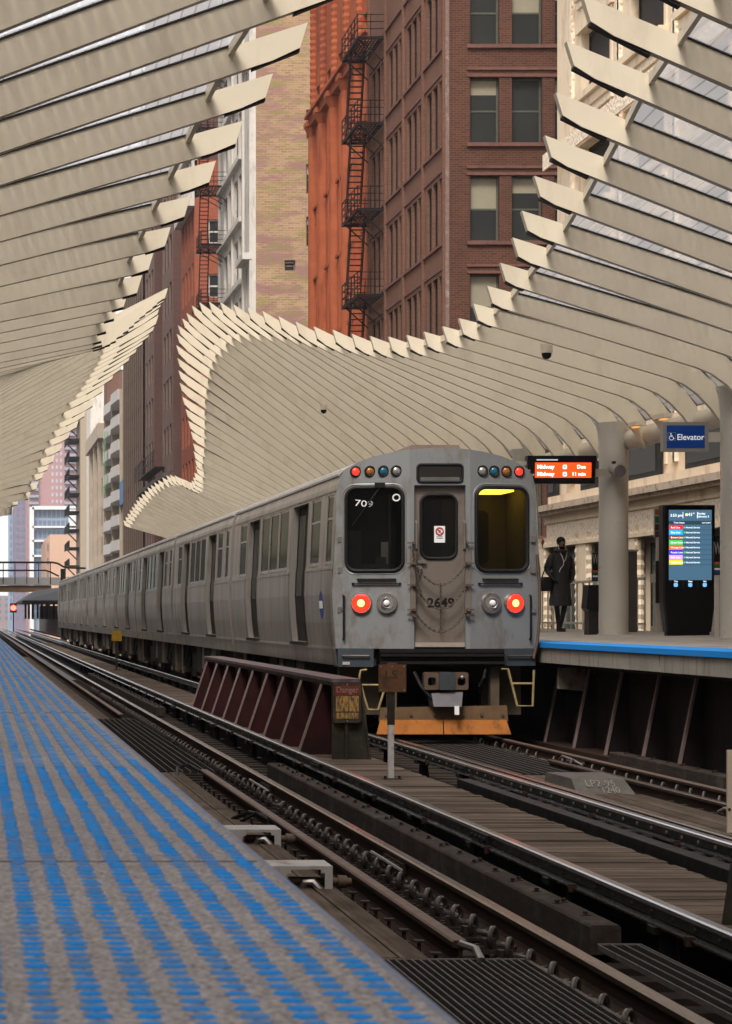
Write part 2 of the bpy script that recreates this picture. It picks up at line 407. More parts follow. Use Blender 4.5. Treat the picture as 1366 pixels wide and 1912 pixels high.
def interp(x, xs, ys): return float(np.interp(x, xs, ys))
def px(p, y, Z): return ((p + 50) * Z / F, E + (1149 - y) * Z / F)   # offset and height of something seen at depth Z

# ---------------------------------------------------------------- ground and tracks
YN, YF = 1.0, 700.0
g = MB(); g.face([(-600, -100, -6), (1500, -100, -6), (1500, 3000, -6), (-600, 3000, -6)])
structure(g.obj('street', MAT['asphalt']))

# near platform with its tactile strip
PZ = E - .385; PX = .448
p = MB(); p.box(-6, PX, -8, 330, PZ - .35, PZ)
plat = structure(p.obj('platform', MAT['platform'])); plat['label'] = 'worn grey platform edge with blue tactile stripes'
def domes(x_list, y0, y1, pitch, r, h, z, n):
    ys = np.arange(y0, y1, pitch); vs = []; fs = []
    ang = np.arange(n) * 2 * np.pi / n
    cos, sin = np.cos(ang), np.sin(ang)
    for xi, x in enumerate(x_list):
        for y in ys:
            b = len(vs)
            j = random.uniform(-.0015, .0015); hh = h * random.uniform(.5, 1.15); rr = r * random.uniform(.9, 1.12)
            for c_, s_ in zip(cos, sin): vs.append((x + j + rr * c_, y + rr * s_, z))
            for c_, s_ in zip(cos, sin): vs.append((x + j + rr * .72 * c_, y + rr * .72 * s_, z + hh))
            for k in range(n): fs.append((b + k, b + (k + 1) % n, b + n + (k + 1) % n, b + n + k))
            fs.append(tuple(range(b + n, b + 2 * n)))
    return vs, fs
xs_ = [PX - .028 - .0502 * k for k in range(12)]
t = MB()
for (ya, yb, n) in ((1.6, 9, 12), (9, 30, 8), (30, 150, 5)):
    v_, f_ = domes(xs_, ya, yb, .0502, .0142, .0026, PZ + .0005, n)
    t.add(v_, f_)
dm = t.obj('tactile_domes', MAT['blue'], plat); structure(dm)
def stripe_mat():
    s = Nodes('worn_blue_stripe'); s.set(.7, 0, .3)
    n = s.noise(30, s.pos((1, .4, 1)), 6, .75); n2 = s.noise(3, None, 5, .6); n3 = s.noise(300, None, 3, .8)
    al = s.math('MULTIPLY', s.ramp(n, [(.36, (0, 0, 0)), (.56, (1, 1, 1))]), s.ramp(n2, [(.28, (.35, .35, .35)), (.6, (1, 1, 1))]))
    blue = s.mix(n3, (.004, .18, .46), (.010, .30, .66)); grey = s.mix(n3, (.11, .10, .10), (.48, .44, .43))
    s.link(s.mix(al, grey, blue), s.p.inputs['Base Color']); return s.m
st = MB()
for x in xs_: st.face([(x - .0115, 6.5, PZ + .0022), (x + .0115, 6.5, PZ + .0022), (x + .0115, 150, PZ + .0022), (x - .0115, 150, PZ + .0022)])
structure(st.obj('tactile_paint', stripe_mat(), plat))
j = MB()
for y in np.arange(4.0, 120, 6.1): j.box(-.7, PX - .004, y, y + .004, PZ - .01, PZ + .0012)
structure(j.obj('expansion_joint', MAT['steel_dark'], plat))
eg = MB(); eg.box(PX + .001, PX + .014, 1.2, 150, PZ - .05, PZ - .003)
structure(eg.obj('edge_strip', plain('edge_angle', (.20, .215, .27), .6, 0, .2, 20, dirt=((.05, .16, .38), 30)), plat))

# ties
tie = MB(); tie.box(-1.32, 1.32, -.11, .11, -.36, -.175)
def ties(xc, y0, y1, lab, grp):
    first = None
    for y in np.arange(y0, y1, .52):
        if first is None:
            first = tie.obj('railway_tie', MAT['tie']); tag(first, lab, 'railway tie', grp); o = first
        else: o = first.copy(); COL.objects.link(o)
        o.location = (xc + random.uniform(-.04, .04), y, random.uniform(-.008, .004))
ties(2.36, 8, 75, 'dark wooden tie crossing under the rails of the empty near track', 'ties under the near track')
ties(6.55, 13, 75, 'dark wooden tie crossing under the rails of the train track', 'ties under the far track')
# steel beams that carry the deck
for i_, (x, lb) in enumerate(((.9, 'dark deck beam under the near platform edge'), (3.2, 'dark deck beam under the near track running rail'), (5.5, 'dark deck beam under the train track left rail'), (7.4, 'dark deck beam under the train track right rail'))):
    b = MB(); b.box(x - .16, x + .16, 2, 330, -.44, -.37); b.box(x - .02, x + .02, 2, 330, -1.1, -.44); b.box(x - .16, x + .16, 2, 330, -1.16, -1.1)
    tag(b.obj('deck_beam', MAT['steel_dark'], None, (x, 2, -1.16)), lb, 'beam')
d = MB(); d.box(-1, 12, 0, 340, -1.7, -1.62); structure(d.obj('structure_deck', MAT['steel_dark']))

def rail(name, x, zt, y0, y1, label, top, h=.17, hw=.036, base=.07, cat='rail', web='rust', lip=.0):
    poly = [(-base, 0), (base, 0), (base, .012), (.022, .03), (.011, .05), (.011, h - .045), (hw, h - .035), (hw, h - .010), (hw - .010, h), (-hw + .010, h), (-hw, h - .010), (-hw, h - .035), (-.011, h - .045), (-.011, .05), (-.022, .03), (-base, .012)]
    m = MB(); n = len(poly); L = [(x + q[0], zt - h + q[1]) for q in poly]
    ys = [y0, y1]
    vs = [(q[0], y, q[1]) for y in ys for q in L]
    for i in range(n):
        m.k = 1 if 7 <= i <= 9 else 0
        m.add([vs[i], vs[(i + 1) % n], vs[n + (i + 1) % n], vs[n + i]], [(0, 1, 2, 3)])
    m.k = 0; m.add(vs[:n], [tuple(range(n))]); m.add(vs[n:], [tuple(range(n - 1, -1, -1))])
    return tag(m.obj(name, [MAT[web], MAT[top]], None, (x, y0, zt - h)), label, cat)
XB, XA, XC, XD, XG, XE, XF = 3.06, 2.55, 3.72, 5.18, 5.83, 6.83, 7.33
ZR = 0.0
rail('running_rail', XB, 0, 6, 330, 'polished running rail of the near track beside the bolted timber', 'railtop')
rail('running_rail', 1.62, 0, 6, 330, 'running rail of the near track under the platform edge', 'railtop')
ra = rail('guard_rail', XA, .0, 13.4, 28.3, 'brown unpolished guard rail ending at the grating near the camera', 'guardtop', hw=.042)
rail('guard_rail', XA, .0, 44.0, 200, 'brown unpolished guard rail starting beyond the far grating', 'guardtop', hw=.042)
rail('running_rail', XG, 0, 10, 330, 'running rail under the left wheels of the train', 'railtop')
rail('running_rail', XF, 0, 10, 330, 'running rail beside the right platform under the train wheels', 'guardtop')
rail('guard_rail', XE, 0, 10, 30.3, 'shiny guard rail passing the marked grey box in front of the train', 'railtop')
MAT['foot'] = plain('third_rail_foot', (.06, .056, .056), .25, .7, .3, 3, stretch=(8, .6, 1))
def third_rail(x, y0, y1, label, side, bolt_mat, tops, clamps):
    zt = .15; r_ = thing('third_rail', (x, y0, 0), label, 'rail')
    m = MB(); m.prism([(x - .036, zt - .03), (x + .036, zt - .03), (x + .036, zt - .008), (x + .026, zt), (x - .026, zt), (x - .036, zt - .008)], 1, y0, y1)
    m.obj('rail_head', MAT['thirdtop'], r_)
    m = MB(); m.prism([(x - .028, zt - .032), (x - .028, zt - .085), (x - .012, zt - .09), (x - .012, .055), (x + .012, .055), (x + .012, zt - .09), (x + .028, zt - .085), (x + .028, zt - .032)], 1, y0, y1)
    m.obj('rail_web', MAT['steel_dark'], r_)
    m = MB(); m.prism([(x - .085, .04), (x + .085, .04), (x + .085, .052), (x + .015, .06), (x - .015, .06), (x - .085, .052)], 1, y0, y1)
    m.obj('rail_foot', MAT['foot'], r_)
    m = MB(); s_ = side
    for y in np.arange(y0 + .2, min(y1, 75), .42): m.cyl((x + s_ * .028, y, zt - .06), (x + s_ * .040, y, zt - .06), .013, 7)
    m.obj('rivets', MAT[bolt_mat], r_)
    for y in np.arange(y0 + 1.6, min(y1, 90), 2.55):
        m = MB(); m.cyl((x, y, -.20), (x, y, .0), .065, 10, .05); m.box(x - .1, x + .1, y - .07, y + .07, 0, .04); m.box(x - .11, x + .11, y - .11, y + .11, -.22, -.19)
        m.obj('insulator', MAT['steel_dark'], r_)
    for y in clamps:
        m = MB(); m.box(x - .05, x - .03, y - .3, y + .3, zt - .095, zt - .025)
        for q in range(4): m.cyl((x - .05, y - .22 + q * .147, zt - .06), (x - .068, y - .22 + q * .147, zt - .06), .02, 7)
        m.obj('splice_bar', MAT['steel_dark'], r_)
    m = MB()
    for y in np.arange(y0 + .9, min(y1, 60), 2.55):
        m.box(x - .105, x - .06, y - .02, y + .02, .02, .07)
    m.each('foot_clip', MAT['rust'], r_)
    return r_
third_rail(XC, 7, 330, 'black third rail left of the central plank walkway', -1, 'bolt_dark', 'thirdtop', (18.6, 27.5, 47))
third_rail(XD, 10, 330, 'shiny third rail with bright bolts between walkway and train', -1, 'bolt', 'thirdtop', (27.0, 56))

# guard timbers with their bolts
def timber(x, y0, y1, label, z1=.012, seg=()):
    r_ = thing('guard_timber', (x, y0, -.15), label, 'timber')
    cuts = [y0] + list(seg) + [y1]
    for a_, b_ in zip(cuts, cuts[1:]):
        m = MB(); m.prism([(x, -.15), (x + .17, -.15), (x + .17, z1 - .012), (x + .158, z1), (x + .012, z1), (x, z1 - .012)], 1, a_ + .004, b_ - .004); m.obj('beam', MAT['timber'], r_)
    k = 0
    for y in np.arange(y0 + .35, min(y1, y0 + 26), .62):
        for dx in ((.06, .115) if k % 3 else (.085,)):
            if k > 96: break
            m = MB(); yy = y + dx * 1.4
            m.box(x + dx - .024, x + dx + .024, yy - .024, yy + .024, z1, z1 + .005); m.cyl((x + dx, yy, z1 + .005), (x + dx, yy, z1 + .024), .015, 6)
            m.obj('bolt', MAT['bolt_dark'], r_); k += 1
timber(3.36, 13.95, 29.3, 'dark squared timber with rusty bolts beside the near running rail', seg=(19.2,))
timber(3.36, 47, 75, 'squared timber with bolts farther along the near running rail')
timber(7.87, 14, 31.7, 'dark bolted timber beside the rail at the right platform')
m = MB(); m.box(4.95, 5.08, 12, 26.2, -.2, .03)
tag(m.obj('guard_timber', MAT['steel_dark'], None, (5, 12, -.2)), 'low black timber along the shiny third rail beside the walkway', 'timber')

# plank floors
m = MB()
y = 11.0
while y < 160:
    w = .155; m.box(3.95, 4.83 + random.uniform(-.015, .015), y, y + w - .006, -.075, -.018 + random.uniform(-.006, .004)); y += w
tag(m.obj('walkway', MAT['walkway'], None, (4.4, 11, -.075)), 'grey plank walkway running between the two tracks', 'walkway')
m = MB()
for y0, y1 in ((13.25, 18.1), (18.15, 23.4), (23.5, 29.0)):
    for x in (1.75, 1.90, 2.055, 2.21): m.box(x + .004, x + .148, y0 + random.uniform(0, .05), y1, -.14, -.075 + random.uniform(-.004, .004))
tag(m.obj('footwalk', MAT['longwood'], None, (2, 13.25, -.14)), 'brown weathered boards between the blue platform and the guard rail', 'boardwalk')
m = MB()
for x in (1.75, 1.90, 2.055, 2.21): m.box(x + .004, x + .148, 44, 110, -.14, -.075 + random.uniform(-.004, .004))
tag(m.obj('footwalk', MAT['longwood'], None, (2, 44, -.14)), 'boards beyond the far grating beside the blue platform', 'boardwalk')
m = MB()
for x in np.arange(6.02, 6.62, .155): m.box(x, x + .148, 14.0, 25.4, -.14, -.07 + random.uniform(-.006, .004))
tag(m.obj('footwalk', MAT['longwood'], None, (6.3, 14, -.14)), 'grey boards in front of the box between the train rails', 'boardwalk')
m = MB()
for x in np.arange(6.02, 6.5, .155): m.box(x, x + .148, 25.9, 28.4, -.14, -.07 + random.uniform(-.006, .004))
tag(m.obj('footwalk', MAT['longwood'], None, (6.3, 26, -.14)), 'short boards behind the box between the train rails', 'boardwalk')

def grating(x0, x1, y0, y1, cross, long_, label, z=-.07):
    r_ = thing('steel_grating', ((x0 + x1) / 2, y0, z), label, 'grating')
    m = MB()
    for y in np.arange(y0, y1, cross): m.box(x0, x1, y, y + .007, z - .010, z - .003)
    m.obj('cross_bar', MAT['grating'], r_)
    m = MB()
    for x in np.arange(x0, x1, long_): m.box(x, x + .007, y0, y1, z - .03, z)
    m.box(x1 - .007, x1, y0, y1, z - .03, z); m.box(x0, x1, y1 - .02, y1, z - .03, z + .002)
    m.obj('bearing_bar', MAT['grating_top'], r_)
grating(1.75, 2.86, 7.5, 13.2, .045, .042, 'open steel grating at the foot of the near guard rail')
grating(3.36, 3.60, 8, 13.8, .04, .07, 'narrow steel grating right of the near running rail')
grating(3.82, 4.60, 8, 11.6, .04, .09, 'steel grating under the third rail at the lower right', z=-.12)
grating(1.75, 2.75, 29.1, 43.8, .05, .09, 'dark steel grating beside the blue platform halfway along')
grating(6.02, 7.0, 28.6, 40, .05, .1, 'dark steel grating right before the train')

# spring clips on the rails
def clip_mesh(label, grp, s):
    r_ = thing('rail_clip', (0, 0, 0), label, 'rail clip', grp)
    m = MB(); m.box(-.14, .07, -.085, .085, -.168, -.148); m.box(-.10, -.03, -.035, .035, -.148, -.09); m.box(-.13, -.105, -.07, -.045, -.148, -.125); m.box(-.13, -.105, .045, .07, -.148, -.125)
    m.v = [(a_ * s, b_, c_) for a_, b_, c_ in m.v]; m.obj('base_plate', MAT['bolt_dark'], r_)
    m = MB(); pts = []
    for k in range(11):
        t_ = R(-40 + 28 * k); pts.append((s * (-.04 + .05 * math.cos(t_) * .6), .0 + .055 * math.cos(t_), -.085 + .052 * math.sin(t_)))
    pts = [(s * .075, -.05, -.14)] + pts + [(s * .06, .07, -.13)]
    m.tube(pts, .0155, 7); m.obj('spring', plain('clip_steel', (.13, .115, .10), .34, .75, .3, 30), r_, smooth=True)
    return r_
def clips(x, y0, y1, label, grp, s, step=.5):
    c = None
    for y in np.arange(y0, y1, step):
        if random.random() < .06: continue
        if c is None: c = clip_mesh(label, grp, s); o = c
        else: o = copy_tree(c)
        o.location = (x, y + random.uniform(-.05, .05), random.uniform(-.006, .006))
        o.rotation_euler = (0, 0, random.uniform(-.12, .12))
clips(2.915, 8.7, 62, 'curled steel spring clip on the inner foot of the near running rail', 'clips along the near running rail', 1)
clips(7.185, 17, 37, 'curled steel spring clip beside the rail at the right platform', 'clips along the right running rail', 1)
def spikes(x, y0, y1, label, grp):
    f_ = None
    for y in np.arange(y0, y1, .5):
        if f_ is None:
            m = MB(); m.box(-.03, .03, -.05, .05, -.17, -.155); m.cyl((0, 0, -.155), (0, 0, -.10), .012, 6); m.box(-.028, .028, -.03, .03, -.10, -.088)
            f_ = tag(m.obj('rail_spike', MAT['bolt_dark']), label, 'rail spike', grp); o = f_
        else: o = f_.copy(); COL.objects.link(o)
        o.location = (x, y + random.uniform(-.06, .06), 0)
spikes(2.455, 13.6, 28, 'square headed spike on the outer foot of the brown guard rail', 'spikes along the guard rail')
spikes(6.72, 14.2, 25, 'dark spike beside the guard rail in front of the grey box', 'spikes along the far guard rail')
# joint bars and cable bonds
def joint(x, y, s, label):
    r_ = thing('rail_joint', (x, y, -.1), label, 'rail joint')
    m = MB(); m.box(x + s * .02, x + s * .05, y - .42, y + .42, -.12, -.045); m.obj('splice_bar', MAT['rust'], r_)
    for k in range(4):
        m = MB(); yy = y - .3 + k * .2; m.cyl((x + s * .05, yy, -.08), (x + s * .085, yy, -.08), .026, 6); m.obj('bolt', MAT['bolt_dark'], r_)
    m = MB(); m.tube([(x + s * .06, y - .5, -.09), (x + s * .17, y - .35, -.02), (x + s * .2, y, .0), (x + s * .17, y + .3, -.06), (x + s * .07, y + .5, -.1)], .014, 6)
    m.obj('bond_cable', MAT['bolt'], r_, smooth=True)
joint(XB, 18.4, -1, 'bolted joint with cable on the near running rail')
joint(XB, 26.5, -1, 'rail joint with looped cable beside the guard timber')
joint(XE, 22.6, -1, 'bolted joint on the guard rail before the right platform')
joint(XF, 31, -1, 'dark bolted joint on the rail before the right platform')
m = MB(); m.tube([(XA, 13.42, -.02), (XA + .04, 13.2, -.02), (XA + .05, 13.1, -.06), (XA + .02, 13.12, -.13), (XA - .06, 13.3, -.155)], .022, 8)
tag(m.obj('rail_cable', MAT['bolt'], None, (XA, 13.1, -.15), True), 'grey cable curling from the cut end of the brown guard rail', 'cable')
m = MB(); m.tube([(XA - .03, 28.4, -.03), (XA - .12, 28.8, .02), (XA - .26, 28.7, .0), (XA - .3, 28.3, -.1)], .02, 7)
tag(m.obj('rail_cable', MAT['steel_dark'], None, (XA, 28.3, -.1), True), 'black looped cable at the far end of the guard rail', 'cable')

# two grey outlet boxes poking out below the blue platform
for nm, y, xr, zt in (('upper', 19.8, 2.38, .045), ('lower', 16.6, 2.33, .075)):
    lab = 'grey steel frame box under the platform, nearer the camera of the two' if nm == 'lower' else 'grey steel frame box under the platform, farther of the two'
    r_ = thing('junction_box', (xr - .3, y, -.08), lab, 'box', 'grey boxes under the platform')
    m = MB(); zb = -.1; x0 = xr - .62; th = .022
    m.box(x0, xr, y, y + .42, zt - th, zt); m.box(x0, xr - .30, y, y + .02, zb, zt - th); m.box(xr - .05, xr, y, y + .02, zb, zt - th); m.box(xr - .02, xr, y + .02, y + .42, zb, zt - th)
    m.box(xr - .30, xr - .27, y, y + .02, zt - .05, zt - th); m.box(xr - .075, xr - .05, y, y + .02, zt - .045, zt - th)
    m.obj('frame', MAT['galv'], r_)
    m = MB(); m.cyl((xr - .27, y + .12, -.03), (xr + .14, y + .16, -.045), .028, 10); m.cyl((xr + .05, y + .15, -.04), (xr + .11, y + .155, -.043), .043, 10); m.obj('pipe', MAT['coupler'], r_, smooth=True)
    m = MB(); m.tube([(xr - .19, y + .1, -.1), (xr - .17, y + .07, -.035), (xr - .12, y + .05, -.03), (xr - .07, y + .04, -.09)], .026, 8); m.obj('hose', MAT['bolt'], r_, smooth=True)
m = MB(); m.tube([(2.26, 22.3, -.07), (2.38, 22.1, -.0), (2.5, 21.9, -.02), (2.52, 21.75, -.1)], .02, 7); m.tube([(2.3, 22.0, -.07), (2.42, 21.9, .01), (2.52, 21.8, -.05)], .016, 7)
tag(m.obj('rail_cable', MAT['steel_dark'], None, (2.4, 22, -.1), True), 'dark cables bonded to the guard rail above the farther grey box', 'cable')

# marked cover box between the train rails
r_ = thing('equipment_box', (6.3, 26, -.14), 'grey sloped metal box with chalk numbers between the train rails', 'box')
m = MB(); m.hexa([(6.07, 25.75, -.10), (6.66, 25.75, -.10), (6.62, 26.9, -.10), (5.98, 26.9, -.10), (6.07, 26.0, .045), (6.6, 26.0, .045), (6.57, 26.8, .06), (6.0, 26.8, .06)])
m.obj('casing', plain('box_grey', (.105, .094, .082), .6, .2, .25, 5, dirt=((.08, .07, .06), 5)), r_)
fnb = lambda cx, cz: (lambda u, v, dd: (cx + u, 25.86 + (cz + v + .03) * 1.72 - .012 - dd, cz + v))
MAT['chalk'] = plain('chalk', (.22, .20, .17), .8, 0, .4, 30)
text('LP2-95', .085, fnb(6.34, .0), 'chalk_lettering', MAT['chalk'], r_, sx=1.3)
text('1240', .08, fnb(6.42, -.06), 'chalk_lettering', MAT['chalk'], r_, sx=1.2)

# maroon plate girder between the tracks
r_ = thing('plate_girder', (4.45, 30.5, -.02), 'dark maroon ribbed steel girder standing between the tracks', 'girder')
m = MB(); m.box(4.28, 4.61, 30.5, 47.6, .905, .945); m.obj('top_flange', MAT['maroon_top'], r_)
m = MB(); m.box(4.30, 4.59, 30.512, 47.6, .855, .905); m.box(4.42, 4.47, 30.53, 47.5, -.1, .855); m.obj('web', MAT['maroon'], r_)
for k in range(9):
    y = 31.6 + 1.93 * k
    m = MB(); m.prism([(4.42, .855), (4.31, .855), (3.99, -.1), (4.42, -.1)], 1, y, y + .012); m.obj('stiffener', MAT['maroon'], r_)
    m = MB(); m.hexa([(3.965, y - .03, -.1), (3.99, y - .03, -.1), (3.99, y + .045, -.1), (3.965, y + .045, -.1), (4.285, y - .03, .855), (4.31, y - .03, .855), (4.31, y + .045, .855), (4.285, y + .045, .855)])
    m.obj('stiffener_flange', MAT['stiff'], r_)
m = MB(); m.prism([(4.27, .905), (4.60, .905), (4.72, -.1), (4.27, -.1)], 1, 30.49, 30.51); m.box(4.42, 4.45, 30.43, 30.488, -.1, .5)
m.obj('end_plate', MAT['olive'], r_)
m = MB(); m.hexa([(4.60, 30.46, .86), (4.625, 30.46, .86), (4.625, 30.54, .86), (4.60, 30.54, .86), (4.60, 30.46, .9), (4.625, 30.46, .9), (4.625, 30.54, .9), (4.60, 30.54, .9)])
m.hexa([(4.72, 30.46, -.1), (4.745, 30.46, -.1), (4.745, 30.54, -.1), (4.72, 30.54, -.1), (4.60, 30.46, .86), (4.625, 30.46, .86), (4.625, 30.54, .86), (4.60, 30.54, .86)])
m.obj('end_flange', MAT['olive'], r_)
s_ = thing('danger_sign', (4.44, 30.4, .42), 'rounded black danger plate with worn lettering on the girder end', 'sign')
m = MB(); m.prism(rrect(4.275, 4.605, .425, .90, .04), 1, 30.40, 30.42); m.obj('plate', MAT['signdark'], s_)
m = MB()
for cx, cz in ((4.44, .88), (4.44, .445)): m.cyl((cx, 30.40, cz), (cx, 30.392, cz), .009, 7)
m.obj('screws', MAT['bolt'], s_)
m = MB(); m.box(4.295, 4.585, 30.3965, 30.3995, .755, .865); m.obj('red_band', MAT['ink_red'], s_)
fs_ = lambda cx, cz, y: (lambda u, v, dd: (cx + u, y - dd, cz + v))
MAT['ink_dim'] = plain('worn_pale_lettering', (.23, .19, .16), .6, 0, .5, 45)
text('Danger', .10, fs_(4.44, .815, 30.394), 'lettering', MAT['ink_dim'], s_, sx=.9)
def smear_mat():
    s = Nodes('flaked_yellow_paint'); s.set(.6)
    n = s.noise(26, s.pos((1.6, 1, .5)), 6, .75)
    s.link(s.mix(s.ramp(n, [(.42, (0, 0, 0)), (.56, (1, 1, 1))]), (.04, .033, .028), (.36, .19, .03)), s.p.inputs['Base Color']); return s.m
m = MB(); m.box(4.305, 4.575, 30.3965, 30.3995, .56, .745); m.box(4.31, 4.57, 30.3965, 30.3995, .475, .545); m.obj('worn_yellow_panel', smear_mat(), s_)

# sign posts
def sign_post(x, y, zc, half, zb, label, plate, postmats, lab2=None):
    q = thing('sign_post', (x, y, zb), label, 'sign')
    m = MB(); zz = zb + (zc - half - zb) * .62
    m.box(x - .04, x + .02, y, y + .05, zb, zz); m.obj('post', MAT[postmats[0]], q)
    m = MB(); m.box(x - .045, x + .028, y + .001, y + .05, zz, zc - half * .8); m.obj('post_top', MAT[postmats[1]], q)
    m = MB(); m.box(x - .1, x + .1, y - .06, y + .1, zb - .012, zb + .006); m.cyl((x - .075, y, zb), (x - .075, y, zb + .03), .015, 6); m.cyl((x + .075, y, zb), (x + .075, y, zb + .03), .015, 6); m.obj('base_plate', MAT['steel_dark'], q)
    m = MB(); m.box(x - half, x + half, y - .012, y - .001, zc - half, zc + half)
    m.box(x - .05, x + .05, y - .01, y + .01, zc + half, zc + half + .02); m.obj('plate', MAT[plate], q)
    m = MB()
    for sx_ in (-1, 1):
        for sz in (-1, 1): m.cyl((x + sx_ * half * .85, y - .012, zc + sz * half * .85), (x + sx_ * half * .85, y - .018, zc + sz * half * .85), .01, 7)
    m.cyl((x, y - .012, zc + half * .85), (x, y - .018, zc + half * .85), .01, 7)
    m.obj('screws', MAT['bolt'], q); return q
sp = sign_post(4.40, 26.9, 1.04, .145, -.015, 'rusty square sign on a half white post on the walkway', 'signrust', ('post_white', 'olive'))
text('LS', .13, fs_(4.385, 1.075, 26.886), 'faded_lettering', MAT['signdark'], sp, sx=1.1)
MAT['sign_yellow'] = plain('yellow_sign_plate', (.38, .22, .02), .6, 0, .3, 20, dirt=((.10, .07, .03), 12))
sign_post(4.54, 81, 1.05, .16, -.015, 'small yellow square sign on a dark post far along the walkway', 'sign_yellow', ('olive', 'olive'))
q = thing('sign_post', (5.95, 19.8, -.07), 'cream metal post at the right edge of the photo', 'post')
m = MB(); m.box(5.83, 6.12, 19.8, 19.83, .02, .66); m.obj('plate', MAT['tan_concrete'], q)
m = MB(); m.box(6.0, 6.06, 19.832, 19.88, -.07, .6); m.cyl((5.845, 19.795, .2), (5.845, 19.8, .2), .012, 8); m.obj('post', MAT['olive'], q)
q = thing('sign_post', (4.30, 14.2, -.02), 'dark slanting post on the walkway at the right edge', 'post')
m = MB(); m.hexa([(4.165, 14.2, -.02), (4.26, 14.2, -.02), (4.26, 14.26, -.02), (4.165, 14.26, -.02), (4.215, 14.2, .32), (4.27, 14.2, .32), (4.27, 14.26, .32), (4.215, 14.26, .32)]); m.obj('post', MAT['olive'], q)
m = MB(); m.box(4.10, 4.40, 14.16, 14.3, -.03, -.018); m.obj('base_plate', MAT['steel_dark'], q)

# right platform
SL = .017
def rz(x): return PZ + SL * (x - 7.95)
P0, P1 = 20.0, 200.0
m = MB(); m.hexa([(7.95, P0, PZ - .06), (13.1, P0, rz(13.1) - .3), (13.1, P1, rz(13.1) - .3), (7.95, P1, PZ - .06), (7.95, P0, PZ), (13.1, P0, rz(13.1)), (13.1, P1, rz(13.1)), (7.95, P1, PZ)])
rp = structure(m.obj('platform', MAT['concrete'])); rp['label'] = 'right hand concrete platform with blue edge'
m = MB(); m.box(7.90, 7.949, P0, P1, PZ - .062, PZ + .004); m.face([(7.949, P0, PZ + .004), (8.5, P0, rz(8.5) + .004), (8.5, P1, rz(8.5) + .004), (7.949, P1, PZ + .004)])
structure(m.obj('blue_edge', MAT['blue_edge'], rp))
m = MB()
for y in np.arange(P0, P1, 9.6): m.box(7.93, 8.05, y + .02, y + 9.58, PZ - .27, PZ - .065)
structure(m.obj('fascia', MAT['fascia'], rp))
MAT['pit'] = plain('near_black_girder', (.014, .009, .008), .7, .1, .4, 3)  # darker maroon tone for the girder under the right platform
q = thing('plate_girder', (8.45, 20, -.1), 'dark girder with slanting stiffeners under the right platform', 'girder')
m = MB(); m.box(8.45, 8.5, 20, 60, -.5, .98); m.obj('web', MAT['pit'], q)
m = MB(); m.box(8.25, 8.65, 20, 60, .98, 1.03); m.obj('top_flange', MAT['steel_dark'], q)
for Y in (26.9, 29.6, 31.2, 33.0, 34.75, 36.5):
    m = MB(); m.prism([(8.45, .98), (8.38, .98), (8.16, -.1), (8.45, -.1)], 1, Y, Y + .012); m.obj('stiffener', MAT['pit'], q)
    m = MB(); m.hexa([(8.13, Y - .03, -.1), (8.16, Y - .03, -.1), (8.16, Y + .04, -.1), (8.13, Y + .04, -.1), (8.35, Y - .03, .98), (8.38, Y - .03, .98), (8.38, Y + .04, .98), (8.35, Y + .04, .98)])
    m.obj('stiffener_flange', MAT['stiff'], q)
m = MB(); m.box(8.05, 8.44, 20, 60, -.16, -.1); m.obj('bottom_flange', MAT['rust'], q)
q = thing('warning_sign', (8.3, 35.3, .66), 'dirty cream plate with striped edge hanging under the right platform', 'sign')
s0 = 35.3 / F
x0, x1 = (1040 + 50) * s0, (1107 + 50) * s0
m = MB(); m.prism([(x0, .98), (x1, .98), (x1, .645), (x0, .69)], 1, 35.3, 35.315); m.obj('plate', plain('dirty_cream_plate', (.33, .27, .19), .7, 0, .3, 9, dirt=((.07, .055, .04), 7)), q)
m = MB()
for k in range(6): m.face([(x1 - .11, 35.297, .92 - k * .05), (x1 - .01, 35.297, .96 - k * .05), (x1 - .01, 35.297, .935 - k * .05), (x1 - .11, 35.297, .895 - k * .05)])
m.obj('red_stripes', MAT['ink_red'], q)
# ---------------------------------------------------------------- the two canopies
def tips_from_px(rows): return [(Z, *px(p_, y_, Z)) for Z, p_, y_ in rows]
RT = [(-10, 5.5, E + 6.2), (0, 5.3, E + 6.5), (12, 5.1, E + 6.7), (17, 5.2, E + 6.6), (20, 5.35, E + 6.35), (22.5, 5.6, E + 6.1)]
rpx = [(1085, -5), (1055, 80), (1035, 175), (1015, 255), (995, 330), (972, 395), (955, 445), (932, 492), (908, 535), (882, 568), (855, 595), (825, 610), (790, 620), (758, 626), (724, 629), (690, 628), (656, 624), (620, 616), (585, 610), (551, 601), (519, 591), (489, 581), (461, 574), (435, 569), (411, 565), (390, 564), (372, 565), (358, 571), (348, 585), (340, 595), (332, 608), (330, 624), (329, 645), (331, 669), (333, 692), (335, 715), (340, 741), (346, 764), (351, 786), (356, 806), (360, 828), (361, 843), (364, 859), (365, 871), (362, 883)]
RT += tips_from_px([(24.5 + 1.5 * i, *q) for i, q in enumerate(rpx)])
RT += tips_from_px([(93, 359, 897), (95.5, 350, 901), (98, 336, 893), (100, 322, 886), (103, 308, 888), (106, 292, 898), (110, 275, 910), (115, 257, 930), (120, 243, 950), (125, 230, 972)])
LT = [(-20, 3.6, E + 6.0), (-6, 3.2, E + 5.6), (8, 4.6, E + 6.9), (17, 4.6, E + 7.0), (21, 4.1, E + 6.4)]
lpx = [(573, 45), (508, 140), (452, 228), (402, 302), (355, 368), (318, 425), (287, 470), (265, 515), (240, 542), (222, 565)]
LT += tips_from_px([(25 + 1.5 * i, *q) for i, q in enumerate(lpx)])
